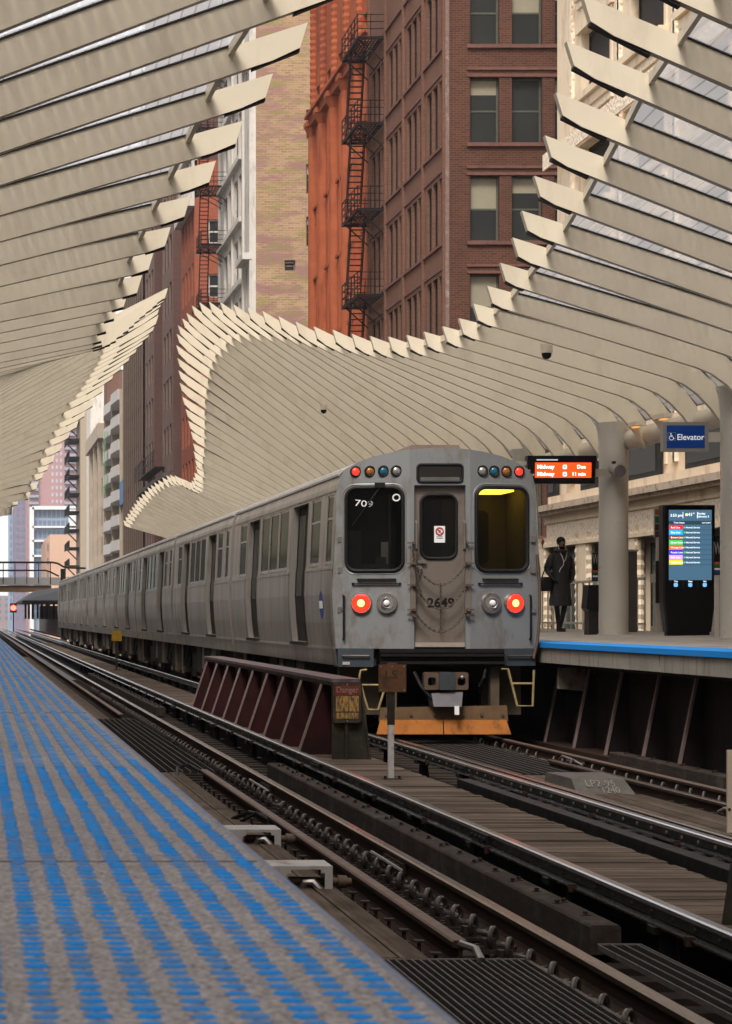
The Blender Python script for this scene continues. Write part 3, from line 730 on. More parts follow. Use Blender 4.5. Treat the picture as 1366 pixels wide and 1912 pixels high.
LT += [(41, 2.12, E + 4.66), (44, 2.3, E + 4.85), (47, 2.65, E + 5.25), (51, 3.2, E + 5.95), (54, 3.6, E + 6.5), (57, 4.1, E + 7.1), (60, 4.5, E + 7.65), (63, 4.8, E + 8.05)]
lp2 = [(300, 562), (297, 584), (293, 597), (285, 609), (274, 622), (262, 637), (249, 653), (235, 669), (220, 686), (201, 706), (183, 738), (166, 756), (152, 778), (137, 796), (121, 820), (106, 844), (95, 860), (86, 873), (75, 893), (64, 915)]
LT += tips_from_px([(66.5 + 1.5 * i, *q) for i, q in enumerate(lp2)])
LT += [(97, 1.75, E + 4.45), (100, 1.6, E + 4.5), (112, 1.75, E + 4.7)]
def canopy(tbl, xr, hr, ys, label, lencfg, name='platform_canopy'):
    T = np.array(tbl); sg = 1 if xr > T[0, 1] else -1
    root = thing(name, (xr, ys[0], E), label, 'canopy')
    prof = []; N = 18
    for Z in ys:
        xt = interp(Z, T[:, 0], T[:, 1]); zt = interp(Z, T[:, 0], T[:, 2])
        lt, xm, k = lencfg; ln = max(.22, lt + k * abs(xt - xm))
        top = []; bot = []
        us = [0] + [ (i / N) for i in range(1, N + 1)]
        for u in us:
            x = lerp(xt, xr, u); z = lerp(zt, E + hr, .96 * u + .04 * u * u)
            dd = .255 + .10 * u
            if u > .8:
                w = (u - .8) / .2; z -= .40 * w ** 2.2; dd += .10 * w
            top.append((x, z)); bot.append((x, z - dd))
        # chisel end: the lower corner is set back
        bot[0] = (xt + sg * .075, zt - .245)
        prof.append((Z, top, bot, ln, xt))
    th = .06
    for Z, top, bot, ln, xt in prof:
        m = MB(); poly = top + bot[::-1]; m.prism([(a_, b_) for a_, b_ in poly], 1, Z - th, Z + th)
        # prism caps of concave outlines are split into strips so they stay clean
        m = MB(); n = len(top)
        for i in range(n - 1):
            for yy, fl in ((Z - th, 0), (Z + th, 1)):
                q = [(top[i][0], yy, top[i][1]), (top[i + 1][0], yy, top[i + 1][1]), (bot[i + 1][0], yy, bot[i + 1][1]), (bot[i][0], yy, bot[i][1])]
                m.face(q if fl else q[::-1])
            m.face([(bot[i][0], Z - th, bot[i][1]), (bot[i + 1][0], Z - th, bot[i + 1][1]), (bot[i + 1][0], Z + th, bot[i + 1][1]), (bot[i][0], Z + th, bot[i][1])])
            m.face([(top[i][0], Z + th, top[i][1]), (top[i + 1][0], Z + th, top[i + 1][1]), (top[i + 1][0], Z - th, top[i + 1][1]), (top[i][0], Z - th, top[i][1])])
        m.face([(top[0][0], Z - th, top[0][1]), (top[0][0], Z + th, top[0][1]), (bot[0][0], Z + th, bot[0][1]), (bot[0][0], Z - th, bot[0][1])])
        rb = m.obj('rib', MAT['canopy'], root, smooth=False)
        # dark cap strip under the tip and glazing bar along the top
        m = MB(); x0, z0 = bot[0]; sl = (bot[2][1] - bot[0][1]) / (bot[2][0] - bot[0][0])
        L = ln * .62
        m.hexa([(x0, Z - .035, z0 - .03), (x0 + sg * L, Z - .035, z0 + sg * L * sl - .03), (x0 + sg * L, Z + .075, z0 + sg * L * sl - .03), (x0, Z + .075, z0 - .03),
                (x0, Z - .035, z0 - .004), (x0 + sg * L, Z - .035, z0 + sg * L * sl - .004), (x0 + sg * L, Z + .075, z0 + sg * L * sl - .004), (x0, Z + .075, z0 - .004)])
        m.obj('drip_plate', MAT['canopy_dark'], rb)
        m = MB(); pts = [(x, z) for x, z in top]
        xg = xt + sg * ln; seg = [p_ for p_ in pts if (p_[0] - xg) * sg > 0]
        zg = interp(xg * sg, [p_[0] * sg for p_ in pts], [p_[1] for p_ in pts]); seg = [(xg, zg)] + seg
        for a_, b_ in zip(seg, seg[1:]):
            for yy0, yy1, z0, z1 in ((Z - .08, Z + .08, .003, .034),):
                m.hexa([(a_[0], yy0, a_[1] + z0), (b_[0], yy0, b_[1] + z0), (b_[0], yy1, b_[1] + z0), (a_[0], yy1, a_[1] + z0), (a_[0], yy0, a_[1] + z1), (b_[0], yy0, b_[1] + z1), (b_[0], yy1, b_[1] + z1), (a_[0], yy1, a_[1] + z1)])
        m.obj('glazing_bar', MAT['canopy_dark'], rb)
    # glass between neighbouring ribs, with an edge strut
    for (Za, ta, ba, la, xa), (Zb, tb, bb, lb, xb) in zip(prof, prof[1:]):
        def pt(top, xt, ln, w):
            xg = xt + sg * ln; x = lerp(xg, xr, w)
            return x, interp(x * sg, [p_[0] * sg for p_ in top], [p_[1] for p_ in top])
        m = MB(); K = 10
        for i in range(K):
            w0, w1 = i / K, (i + 1) / K
            A0 = pt(ta, xa, la, w0); A1 = pt(ta, xa, la, w1); B0 = pt(tb, xb, lb, w0); B1 = pt(tb, xb, lb, w1)
            m.face([(A0[0], Za + .081, A0[1] + .02), (A1[0], Za + .081, A1[1] + .02), (B1[0], Zb - .081, B1[1] + .02), (B0[0], Zb - .081, B0[1] + .02)])
        gp = m.obj('glass_panel', MAT['canopy_glass'], root)
        A0 = pt(ta, xa, la, 0); B0 = pt(tb, xb, lb, 0)
        m = MB(); m.bar((A0[0], Za + .062, A0[1] - .035), (B0[0], Zb - .062, B0[1] - .035), .05, .10); m.obj('edge_strut', MAT['canopy'], gp)
    # spine tube the ribs spring from
    m = MB(); m.cyl((xr + sg * .10, ys[0] - .6, E + hr - .62), (xr + sg * .10, ys[-1] + .6, E + hr - .60), .17, 18)
    m.obj('spine', MAT['canopy'], root, smooth=True)
    m = MB(); m.box(min(xr - sg * .02, xr + sg * 1.1), max(xr - sg * .02, xr + sg * 1.1), ys[0], ys[-1], E + hr + .0, E + hr + .05)
    m.obj('roof_deck', MAT['canopy'], root)
    return root
canopy(RT, 11.15, 3.62, [-7 + 1.5 * i for i in range(89)], 'cream ribbed canopy waving over the right platform and the train', (.25, 7.6, .38))
canopy(LT, -2.9, 3.75, [-18.5 + 1.5 * i for i in range(88)], 'cream ribbed canopy waving over the blue platform at upper left', (.22, 2.15, .48))

def column(x, y, z0, z1, label):
    q = thing('canopy_column', (x, y, z0), label, 'column')
    m = MB(); rings = []
    for z, k in ((z0, 1), (z0 + .9, 1), (z1 - .9, 1), (z1 - .45, 1.0), (z1 - .18, 1.08), (z1, 1.25)):
        rings.append([(x + .24 * k * math.cos(2 * math.pi * i / 28), y + .36 * k * math.sin(2 * math.pi * i / 28), z) for i in range(28)])
    m.loft(rings); m.obj('shaft', MAT['column'], q, smooth=True)
    m = MB(); m.loft([[(x + .27 * math.cos(2 * math.pi * i / 28), y + .39 * math.sin(2 * math.pi * i / 28), z) for i in range(28)] for z in (z0, z0 + .015)]); m.obj('base_ring', MAT['column'], q)
    return q
column(11.0, 44.0, rz(11), E + 3.3, 'cream round column beside the woman and the departure board')
column(11.05, 37.0, rz(11), E + 3.3, 'cream column cut by the right edge beside the information kiosk')
column(11.0, 30.0, rz(11), E + 3.3, 'nearer canopy column just outside the right edge')
for i, y in enumerate((51, 58, 65)): column(11.0, y, rz(11), E + 3.3, ('second', 'third', 'fourth')[i] + ' cream canopy column hidden beyond the train front')

# lamps tucked along the spine
for i, (y, lb) in enumerate(((40.6, 'warm strip lamp under the canopy spine left of the elevator sign'), (42.3, 'warm strip lamp under the canopy spine above the first column'))):
    q = thing('ceiling_lamp', (11.0, y, E + 3.05), lb, 'lamp')
    m = MB(); m.box(10.86, 11.0, y - .3, y + .3, E + 3.12, E + 3.19); m.obj('housing', MAT['canopy'], q)
    m = MB(); m.box(10.90, 10.98, y - .12, y + .12, E + 3.10, E + 3.118); m.obj('diffuser', emit('warm_lamp' + str(i), (1, .42, .12), .45), q)
# small dome cameras under the canopy
for i, (pp, yy, Z, lb) in enumerate(((1020, 662, 36.0, 'round dome camera under the right canopy above the train'), (604, 767, 60, 'tiny fixture under the far right canopy'))):
    x, z = px(pp, yy, Z)
    q = thing('dome_camera', (x, Z, z), lb, 'camera')
    m = MB(); m.cyl((x, Z, z + .02), (x, Z, z + .14), .085, 14); m.obj('housing', MAT['canopy'], q)
    m = MB(); m.ball((x, Z, z), .07, n=14, m=8); m.obj('lens_dome', MAT['black'], q, smooth=True)

# ---------------------------------------------------------------- signs and furniture on the right platform
Z = 37.0
x0, z1 = px(1237, 788, Z); x1, z0 = px(1322, 843, Z)
q = thing('elevator_sign', ((x0 + x1) / 2, Z, z0), 'blue elevator sign with white lettering held by the right column', 'sign')
m = MB(); m.box(x0, x1, Z, Z + .14, z0, z1); m.obj('casing', plain('sign_casing', (.34, .33, .31), .4, .5, .1), q)
m = MB(); m.box(x0 + .055, x1 - .055, Z - .006, Z - .001, z0 + .05, z1 - .05); m.obj('blue_panel', plain('sign_blue', (.010, .055, .27), .35, 0, .08), q)
cz = (z0 + z1) / 2
text('Elevator', .122, fs_(x0 + .2, cz - .01, Z - .009), 'lettering', emit('sign_white', (.75, .77, .75), .35), q, 'LEFT', bold=.0005, sx=.97)
m = MB(); cx = x0 + .125; P = lambda u, v: (cx + u, cz + v); Ym = Z - .009
m.prism(rrect(cx - .058, cx + .058, cz - .062, cz + .062, .012), 1, Ym - .0005, Ym + .0015)
m.obj('pictogram_border', plain('border_white', (.25, .30, .38), .5), q)
m = MB(); m.prism(rrect(cx - .052, cx + .052, cz - .056, cz + .056, .01), 1, Ym - .0025, Ym - .001); m.obj('pictogram_field', plain('sign_blue_field', (.010, .055, .27), .35), q)
m = MB()
m.ball((cx - .012, Ym - .003, cz + .042), .009, .002, .009)
m.tube([(cx - .012, Ym - .004, cz + .03), (cx - .010, Ym - .004, cz - .002), (cx + .018, Ym - .004, cz - .002), (cx + .03, Ym - .004, cz - .032), (cx + .04, Ym - .004, cz - .028)], .0045, 6)
m.tube([(cx - .011, Ym - .004, cz + .016), (cx + .014, Ym - .004, cz + .016)], .004, 6)
m.tube([(cx - .004 + .031 * math.cos(R(t_)), Ym - .004, cz - .018 + .031 * math.sin(R(t_))) for t_ in range(120, 341, 20)], .004, 6)
m.obj('wheelchair_symbol', emit('symbol_white', (.75, .77, .75), .35), q)
m = MB(); m.box(x1 + .001, 10.84, Z + .04, Z + .12, cz - .07, cz + .07); m.obj('bracket', MAT['column'], q)

Z = 43.5
x0, z1 = px(986, 851, Z); x1, z0 = px(1110, 903, Z)
q = thing('departure_board', ((x0 + x1) / 2, Z, z0), 'black departure board glowing orange beside the column', 'display')
m = MB(); m.hexa([(x0, Z, z0 - .0), (x1, Z, z0), (x1, Z + .18, z0), (x0, Z + .18, z0), (x0 - .02, Z - .03, z1), (x1 + .02, Z - .03, z1), (x1 + .02, Z + .18, z1), (x0 - .02, Z + .18, z1)]); m.obj('casing', MAT['black'], q)
ax, az = px(998, 864, Z); bx, bz = px(1103, 892, Z)
m = MB(); yb = lambda z: Z - .03 * (z - z0) / (z1 - z0)
m.face([(ax, yb(bz) - .006, bz), (bx, yb(bz) - .006, bz), (bx, yb(az) - .006, az), (ax, yb(az) - .006, az)]); m.obj('screen', emit('orange_screen', (.95, .065, .008), .85), q)
wt = emit('screen_white', (1, .93, .85), 1.0)
mz = (az + bz) / 2
for r_i, (zc, rt) in enumerate((((az + mz) / 2 - .01, 'Due'), ((bz + mz) / 2 - .005, '11 min'))):
    text('Midway', .095, fs_(ax + .03, zc, Z - .035), 'destination_text', wt, q, 'LEFT', bold=.002)
    text(rt, .085, fs_(bx - .10, zc, Z - .035), 'time_text', wt, q, 'RIGHT', bold=.002)
    m = MB(); m.prism(rrect(ax + .47, ax + .535, zc - .035, zc + .035, .01), 1, Z - .036, Z - .032); m.obj('badge', wt, q)
    m = MB(); m.cyl((ax + .502, Z - .0365, zc), (ax + .502, Z - .0385, zc), .019, 10); m.obj('badge_dot', emit('badge_blue' + str(r_i), (.05, .25, .5), .5), q)
m = MB()
m.face([(ax + .02, yb(az) - .03, az + .035), (ax + .38, yb(az) - .03, az + .035), (ax + .38, yb(az) - .03, az + .055), (ax + .02, yb(az) - .03, az + .055)]); m.obj('header_line', emit('header_grey', (.5, .6, .55), .5), q)
m = MB(); m.box(x1, 10.85, Z + .05, Z + .13, z0 + .12, z0 + .25); m.bar((x0 - .35, Z + .1, z1 - .12), (x0, Z + .1, z1 - .12), .07); m.obj('bracket', MAT['column'], q)

# round loudspeaker on the column
x, z = px(1148, 880, 43.55)
q = thing('loudspeaker', (x, 43.5, z), 'round grey loudspeaker mounted on the cream column', 'loudspeaker')
m = MB(); m.cyl((x - .03, 43.62, z + .05), (x + .02, 43.32, z - .01), .095, 18, .11); m.obj('housing', plain('speaker_grey', (.36, .34, .31), .5), q, smooth=True)
m = MB(); m.cyl((x + .0205, 43.318, z - .0105), (x + .022, 43.30, z - .012), .10, 18); m.obj('grille', plain('speaker_grille', (.17, .165, .155), .7), q)
m = MB(); m.box(x - .05, x, 43.5, 43.6, z + .1, z + .17); m.obj('bracket', MAT['black'], q)

# information kiosk
Z = 41.2
def kp(p_, y_, zz=Z): return px(p_, y_, zz)
q = thing('information_kiosk', (11.4, Z, rz(11.5)), 'black free standing kiosk with lit screen of coloured rows', 'kiosk')
body = [(1236, 943), (1334, 943), (1334, 1125), (1327, 1180), (1244, 1180), (1237, 1125)]
m = MB(); m.prism([kp(*b_) for b_ in body][::-1], 1, Z, Z + .22); m.obj('body', plain('kiosk_black', (.005, .005, .0055), .35, 0, .15, rvar=.05, spec=.2), q)
m = MB(); bx0 = kp(1246, 0)[0]; bx1 = kp(1325, 0)[0]; m.box(bx0, bx1, Z + .02, Z + .2, rz(11.5) - .01, kp(0, 1179)[1]); m.obj('plinth', MAT['black'], q)
m = MB(); m.prism([kp(1236, 943), kp(1241, 943), kp(1241, 1125), kp(1248, 1178), kp(1245, 1178), kp(1237, 1125)][::-1], 1, Z - .012, Z - .001); m.obj('edge_trim', plain('kiosk_trim', (.035, .033, .034), .35, .3, .1), q)
def panel(p0, y0, p1, y1, mat, nm, dy=.004, par=None):
    a_ = kp(p0, y0); b_ = kp(p1, y1); mm = MB(); mm.box(a_[0], b_[0], Z - dy, Z - dy + .001, b_[1], a_[1]); return mm.obj(nm, mat, par or q)
scr = panel(1248, 952, 1328, 1083, emit('screen_blue', (.04, .09, .14), .85), 'screen')
panel(1248, 972.5, 1328, 979.5, emit('screen_header', (.02, .045, .06), .7), 'header_bar', .006)
rows = [('Red Line', (.80, .012, .02)), ('Blue Line', (.0, .33, .80)), ('Brown Line', (.17, .04, .012)), ('Green Line', (.04, .42, .06)), ('Orange Line', (.85, .085, .012)), ('Purple Line', (.035, .02, .50)), ('Pink Line', (.60, .25, .62)), ('Yellow Line', (.62, .52, .0))]
wk = emit('kiosk_white', (.85, .92, .95), .9); gk = emit('kiosk_green', (.05, .45, .18), .8); dk = emit('kiosk_line', (.02, .045, .065), .6)
for i, (nm, c) in enumerate(rows):
    yt = 980.5 + i * 9.3
    rr_ = panel(1248.6, yt, 1273.8, yt + 8.6, emit('row_' + nm.split()[0].lower(), c, .85), 'line_row', .006)
    c0 = kp(1251.5, yt + 4.6)
    text(nm, .042, fs_(c0[0], c0[1], Z - .0085), 'row_text', wk, q, 'LEFT', .001)
    a_ = kp(1277, yt + 4.5); m = MB(); m.cyl((a_[0], Z - .006, a_[1]), (a_[0], Z - .0075, a_[1]), .014, 8); m.obj('status_dot', gk, q)
    c0 = kp(1279.5, yt + 4.6); text('Normal Service', .036, fs_(c0[0], c0[1], Z - .0085), 'status_text', wk, q, 'LEFT', .001)
    panel(1276, yt + 8.5, 1328, yt + 9.3, dk, 'row_line', .006)
for s_, p_, y_, sz in (('3:53 pm', 1262, 962.5, .062), ('41°', 1290, 961, .075), ('Sunday', 1309, 959, .045), ('February 5', 1311.5, 964.5, .045), ('Train Status', 1267, 976, .036), ('Last Update', 1318, 976, .03)):
    c0 = kp(p_, y_); text(s_, sz, fs_(c0[0], c0[1], Z - .0085), 'header_text', wk, q, 'CENTER', .001)
for p_ in (1274, 1301): panel(p_, 956, p_ + .7, 968, wk, 'divider', .006)
a_ = kp(1281, 961); m = MB(); m.ball((a_[0], Z - .008, a_[1]), .022, .003, .022); m.obj('weather_icon', emit('icon_sun', (.8, .75, .3), .9), q)
for p_, s_ in ((1261, 'Trip'), (1288, 'Maps'), (1315, 'Info')):
    c0 = kp(p_, 1085.5); text(s_, .034, fs_(c0[0], c0[1], Z - .0085), 'tab_text', wk, q, 'CENTER', .001)
    a_ = kp(p_, 1092); m = MB(); m.prism(rrect(a_[0] - .032, a_[0] + .032, a_[1] - .032, a_[1] + .032, .02), 1, Z - .006, Z - .004); m.obj('tab_icon', emit('icon_' + s_.lower(), (.12, .35, .65), .8), q)
    if p_ < 1310: panel(p_ + 13, 1087, p_ + 13.4, 1099, dk, 'divider', .006)

# poster stands with the colour bands beside column and kiosk
MAT['band_orange'] = plain('band_orange', (.42, .10, .03), .5); MAT['band_green'] = plain('band_green', (.03, .12, .05), .5); MAT['band_brown'] = plain('band_brown', (.06, .035, .03), .5); MAT['band_purple'] = plain('band_purple', (.09, .04, .07), .5)
def banner(pp0, pp1, ytop, ybot, Z, bands, label, yp, extra=None):
    a_ = px(pp0, ytop, Z); b_ = px(pp1, ybot, Z)
    q = thing('station_marker', ((a_[0] + b_[0]) / 2, Z, rz(a_[0])), label, 'sign')
    m = MB(); m.box(a_[0], b_[0], Z, Z + .08, b_[1], a_[1]); m.obj('panel', MAT['black'] if extra else MAT['galv'], q)
    h = (a_[1] - b_[1])
    for f0, f1, mt in bands:
        m = MB(); m.box(a_[0] + .004, b_[0] - .004, Z - .008, Z - .001, a_[1] - f1 * h, a_[1] - f0 * h); m.obj('colour_band', MAT[mt], q)
    cx = (a_[0] + b_[0]) / 2
    m = MB(); m.box(cx - .03, cx + .03, Z + .01, Z + .07, rz(cx) - .005, b_[1]); m.obj('post', MAT['column'], q)
    if yp:
        c_ = px(pp0 + 1, yp[0], Z); d_ = px(pp1 - 1, yp[1], Z); m = MB(); m.box(c_[0], d_[0] + .02, Z - .03, Z - .001, d_[1], c_[1]); m.obj('map_case', plain('map_case', (.03, .02, .018), .3), q)
    return q, a_, b_
banner(1222, 1235, 950, 1003, 46.0, ((.02, .2, 'band_orange'), (.27, .5, 'band_green'), (.54, .76, 'band_brown'), (.79, 1, 'band_purple')), 'pole with orange green and brown bands behind the kiosk', (1047, 1126))
for (a0, a1, yt, yb, Z, lb) in ((1333, 1345, 1010, 1073, 38.0, 'small dark W marker beside the column at the right edge'), (1106, 1116, 1032, 1085, 45.0, 'small dark W marker half behind the column near the woman')):
    q, a_, b_ = banner(a0, a1, yt, yb, Z, ((.62, .70, 'band_orange'), (.71, .77, 'band_green'), (.80, .86, 'white'), (.88, .97, 'blue_print')), lb, None, True)
    cx = (a_[0] + b_[0]) / 2
    text('W', (a_[1] - b_[1]) * .52, fs_(cx, a_[1] - (a_[1] - b_[1]) * .24, Z - .004), 'letter', MAT['galv'], q, sx=.36)

# litter bin, cabinet, parapet, railing
Z = 44.6
x0, z1 = px(1097, 1092, Z); x1, _ = px(1117, 0, Z); zb = rz(x0)
q = thing('litter_bin', ((x0 + x1) / 2, Z, zb), 'black bagged litter bin tucked beside the cream column', 'litter bin')
m = MB(); m.box(x0 + .02, x1, Z, Z + .35, zb, z1 - .45); m.obj('base', plain('bin_base', (.03, .026, .024), .45, .2, .3, 9), q)
m = MB(); rg = []
for k, (z, g_) in enumerate(((z1 - .46, .02), (z1 - .40, -.03), (z1 - .2, -.01), (z1, .01))):
    rg.append([(x, y, z) for x, y in ((x0 + g_, Z - .02), (x1 + .02, Z - .02), (x1 + .02, Z + .37), (x0 + g_, Z + .37))])
m.loft(rg); m.obj('bag', MAT['black'], q)
x0, z1 = px(1167, 1030, 47.5); x1, _ = px(1189, 0, 47.5)
q = thing('metal_cabinet', ((x0 + x1) / 2, 47.5, rz(x0)), 'grey metal cabinet standing behind the cream column', 'cabinet')
m = MB(); m.box(x0, x1, 47.5, 48.1, rz(x0), z1); m.obj('body', plain('cabinet_steel', (.12, .11, .105), .45, .5, .2, 3), q)
m = MB(); m.box(x0 - .02, x1 + .02, 47.48, 48.12, z1 + .001, z1 + .04); m.obj('cap', MAT['galv'], q)
XR = 12.85
m = MB(); m.box(12.9, 12.98, 33, 48.6, rz(12.9) - .05, E + .62); tag(m.obj('parapet', plain('cream_parapet', (.46, .42, .36), .6, 0, .1), None, (12.9, 33, rz(12.9))), 'cream parapet wall between cabinet and kiosk', 'wall')
m = MB(); m.box(12.86, 13.02, 33, 48.6, E + .621, E + .78); m.box(12.86, 12.897, 33, 48.6, rz(12.9), rz(12.9) + .1)
tag(m.obj('parapet_rail', MAT['column'], None, (12.9, 33, E + .62)), 'pale capping rail along the cream parapet', 'railing')
q = thing('railing', (XR, 49, rz(XR)), 'pale steel railing behind the woman at the platform back', 'railing')
m = MB(); m.box(XR - .03, XR + .03, 49, 78, E + .68, E + .73); m.box(XR - .02, XR + .02, 49, 78, rz(XR) + .12, rz(XR) + .16); m.obj('rail', MAT['column'], q)
k = 0
for y in np.arange(49, 78, .55):
    m = MB(); m.box(XR - .015, XR + .015, y, y + .03, rz(XR) + .0, E + (.80 if k % 4 == 0 else .68)); m.obj('baluster', MAT['column'], q); k += 1
# ---------------------------------------------------------------- the train
XT, YT = 6.45, 35.4      # car centre line and front
CL, PITCH = 14.15, 14.6
PROF = [(1.00, 1.375), (1.28, 1.405), (1.6, 1.44), (2.0, 1.462), (2.33, 1.452), (2.46, 1.435), (2.9, 1.415), (3.34, 1.392), (3.52, 1.375), (3.66, 1.335)]
ROOF = [(3.66, 1.345), (3.74, 1.265), (3.83, 1.10), (3.91, .88), (3.97, .6), (4.005, .3), (4.015, 0)]
def hw(z):
    zs = [a_ for a_, b_ in PROF] + [a_ for a_, b_ in ROOF[1:]]; ws = [b_ for a_, b_ in PROF] + [b_ for a_, b_ in ROOF[1:]]
    return interp(z, zs, ws)
def setback(X): return max(0, abs(X) - .42) * .29
ZW0, ZW1 = 2.44, 3.40
DZ0, DZ1 = 1.30, 3.40
WIN = [(1.8, 2.85), (5.6, 6.8), (6.9, 8.1), (8.2, 9.4), (11.85, 13.0)]
DOOR = [(3.2, 5.05), (9.75, 11.5)]
CABWIN = (.52, 1.15)
def car_side(m, s, y0, y1, wins, doors):
    zs = sorted(set([z for z, w in PROF] + [ZW0, ZW1, DZ0, DZ1]))
    ys = sorted(set([y0, y1] + [v for w in wins for v in w] + [v for d_ in doors for v in d_]))
    def W(y, z): return (XT + s * hw(z), YT + y, z)
    for ya, yb in zip(ys, ys[1:]):
        for za, zb in zip(zs, zs[1:]):
            ym, zm = (ya + yb) / 2, (za + zb) / 2
            if any(w[0] < ym < w[1] for w in wins) and ZW0 < zm < ZW1: continue
            if any(w[0] < ym < w[1] for w in doors) and DZ0 < zm < DZ1: continue
            q = [W(ya, za), W(ya, zb), W(yb, zb), W(yb, za)]
            m.face(q if s < 0 else q[::-1])
    def inset(y, z, d_): return (XT + s * (hw(z) - d_), YT + y, z)
    for group, z0, z1, dep in ((wins, ZW0, ZW1, .018), (doors, DZ0, DZ1, .10)):
        zz = [z for z in zs if z0 <= z <= z1]
        for a_, b_ in group:
            for za, zb in zip(zz, zz[1:]):
                for y in (a_, b_): m.face([W(y, za), W(y, zb), inset(y, zb, dep), inset(y, za, dep)])
            for z in (z0, z1): m.face([W(a_, z), W(b_, z), inset(b_, z, dep), inset(a_, z, dep)])
def strip(m, s, a_, b_, z0, z1, d_, n=8):
    zs = sorted(set([z0, z1] + [z for z, w in PROF if z0 < z < z1]))
    for za, zb in zip(zs, zs[1:]):
        m.face([(XT + s * (hw(za) - d_), YT + a_, za), (XT + s * (hw(zb) - d_), YT + a_, zb), (XT + s * (hw(zb) - d_), YT + b_, zb), (XT + s * (hw(za) - d_), YT + b_, za)])
def build_car(front):
    lab = 'grey rear car with red lamps, number 2649 on its end door' if front else 'stainless commuter train car'
    root = thing('train_car', (XT, YT, 0), lab, 'train car', None if front else 'stainless cars behind the lamp lit end car')
    y0 = setback(1.38) if front else .05
    wins = WIN + [CABWIN]
    m = MB()
    for s in (-1, 1): car_side(m, s, y0, CL, wins, DOOR)
    ends = [(CL, 1)] + ([] if front else [(y0, -1)])
    for y, d_ in ends:
        o = [(-w, z) for z, w in PROF] + [(-w, z) for z, w in ROOF[1:]] + [(w, z) for z, w in ROOF[-2:0:-1]] + [(w, z) for z, w in PROF[::-1]]
        m.poly2(o, [], lambda p_: (XT + p_[0], YT + y, p_[1]))
    m.box(XT - 1.36, XT + 1.36, YT + y0 + .05, YT + CL - .02, 1.0, 1.10)
    body = m.obj('body', MAT['steel'], root)
    # belt and sill mouldings
    m = MB()
    for s in (-1, 1):
        for z, t_, h_ in ((2.36, .012, .03), (1.24, .014, .035), (3.45, .016, .03)):
            for ya, yb in ([(y0 + .03, CL - .02)] if z > 3.41 or z < 1.29 else [(y0 + .03, 3.15), (5.1, 9.7), (11.55, CL - .02)]):
                x = XT + s * (hw(z) + .001); xx = XT + s * (hw(z) + t_)
                m.box(min(x, xx), max(x, xx), YT + ya, YT + yb, z - h_ / 2, z + h_ / 2)
    m.obj('moulding', MAT['steel'], body)
    # roof
    m = MB(); rg = []
    for y in (y0 - (.02 if front else 0), CL):
        rg.append([(XT - w, YT + y, z) for z, w in ROOF] + [(XT + w, YT + y, z) for z, w in ROOF[-2::-1]])
    m.loft(rg, close=False)
    rf = m.obj('roof', MAT['roof'], root, smooth=True)
    m = MB()
    for s in (-1, 1):
        m.box(XT + s * 1.345 - .02, XT + s * 1.345 + .02, YT + y0, YT + CL, 3.645, 3.675)
        for y in np.arange(y0 + .1, CL, .3): m.box(XT + s * 1.30 - .03, XT + s * 1.30 + .03, YT + y, YT + y + .02, 3.68, 3.735)
    m.obj('drip_rail', MAT['roof'], rf)
    m = MB(); m.prism([(XT - .36, 4.0), (XT - .33, 4.08), (XT + .33, 4.08), (XT + .36, 4.0)], 1, YT + (.35 if front else 4), YT + 6.5); m.obj('roof_vent', plain('vent_brown', (.22, .16, .13), .6, .3), rf)
    for s in (-1, 1):
        for a_, b_ in wins:
            m = MB(); strip(m, s, a_ + .03, b_ - .03, ZW0 + .03, ZW1 - .03, .0175); pn = m.obj('window', MAT['sideglass'], root)
            m = MB(); z_in = .012
            for (aa, bb, zz0, zz1) in ((a_, a_ + .03, ZW0, ZW1), (b_ - .03, b_, ZW0, ZW1), (a_ + .03, b_ - .03, ZW0, ZW0 + .03), (a_ + .03, b_ - .03, ZW1 - .03, ZW1)): strip(m, s, aa, bb, zz0, zz1, .012)
            if b_ - a_ < 1.16: strip(m, s, a_ + .03, b_ - .03, 3.05, 3.08, .011)
            xs0 = XT + s * (hw(ZW0) + .012); m.box(min(xs0, XT + s * hw(ZW0)), max(xs0, XT + s * hw(ZW0)), YT + a_ - .02, YT + b_ + .02, ZW0 - .03, ZW0 - .004)
            m.obj('window_frame', MAT['chrome'], pn)
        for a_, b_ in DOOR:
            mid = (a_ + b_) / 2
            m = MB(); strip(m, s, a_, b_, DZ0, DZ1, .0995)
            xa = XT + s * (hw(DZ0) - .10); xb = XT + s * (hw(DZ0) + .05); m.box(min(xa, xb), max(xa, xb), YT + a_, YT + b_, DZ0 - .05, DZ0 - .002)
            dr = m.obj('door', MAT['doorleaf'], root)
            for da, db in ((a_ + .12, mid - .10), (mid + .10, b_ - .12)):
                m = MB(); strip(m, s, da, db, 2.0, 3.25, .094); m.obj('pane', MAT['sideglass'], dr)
            m = MB(); strip(m, s, mid - .035, mid + .035, DZ0, DZ1, .092)
            for e_ in (a_, b_):
                strip(m, s, e_ + (.0 if e_ == a_ else -.05), e_ + (.05 if e_ == a_ else 0), DZ0, DZ1, .09)
            m.obj('seal', MAT['rubber'], dr)
            m = MB()
            for e_ in (a_ - .06, b_ + .015):   # dark jamb strip along the doorway, following the curved side
                strip(m, s, e_, e_ + .045, DZ0, DZ1, -.012)
            weld = {}; m.f = [tuple(weld.setdefault(m.v[i], i) for i in f) for f in m.f]
            m.each('door_jamb', plain('jamb_brown', (.06, .044, .03), .75, 0) if 'jamb_brown' not in bpy.data.materials else bpy.data.materials['jamb_brown'], dr)
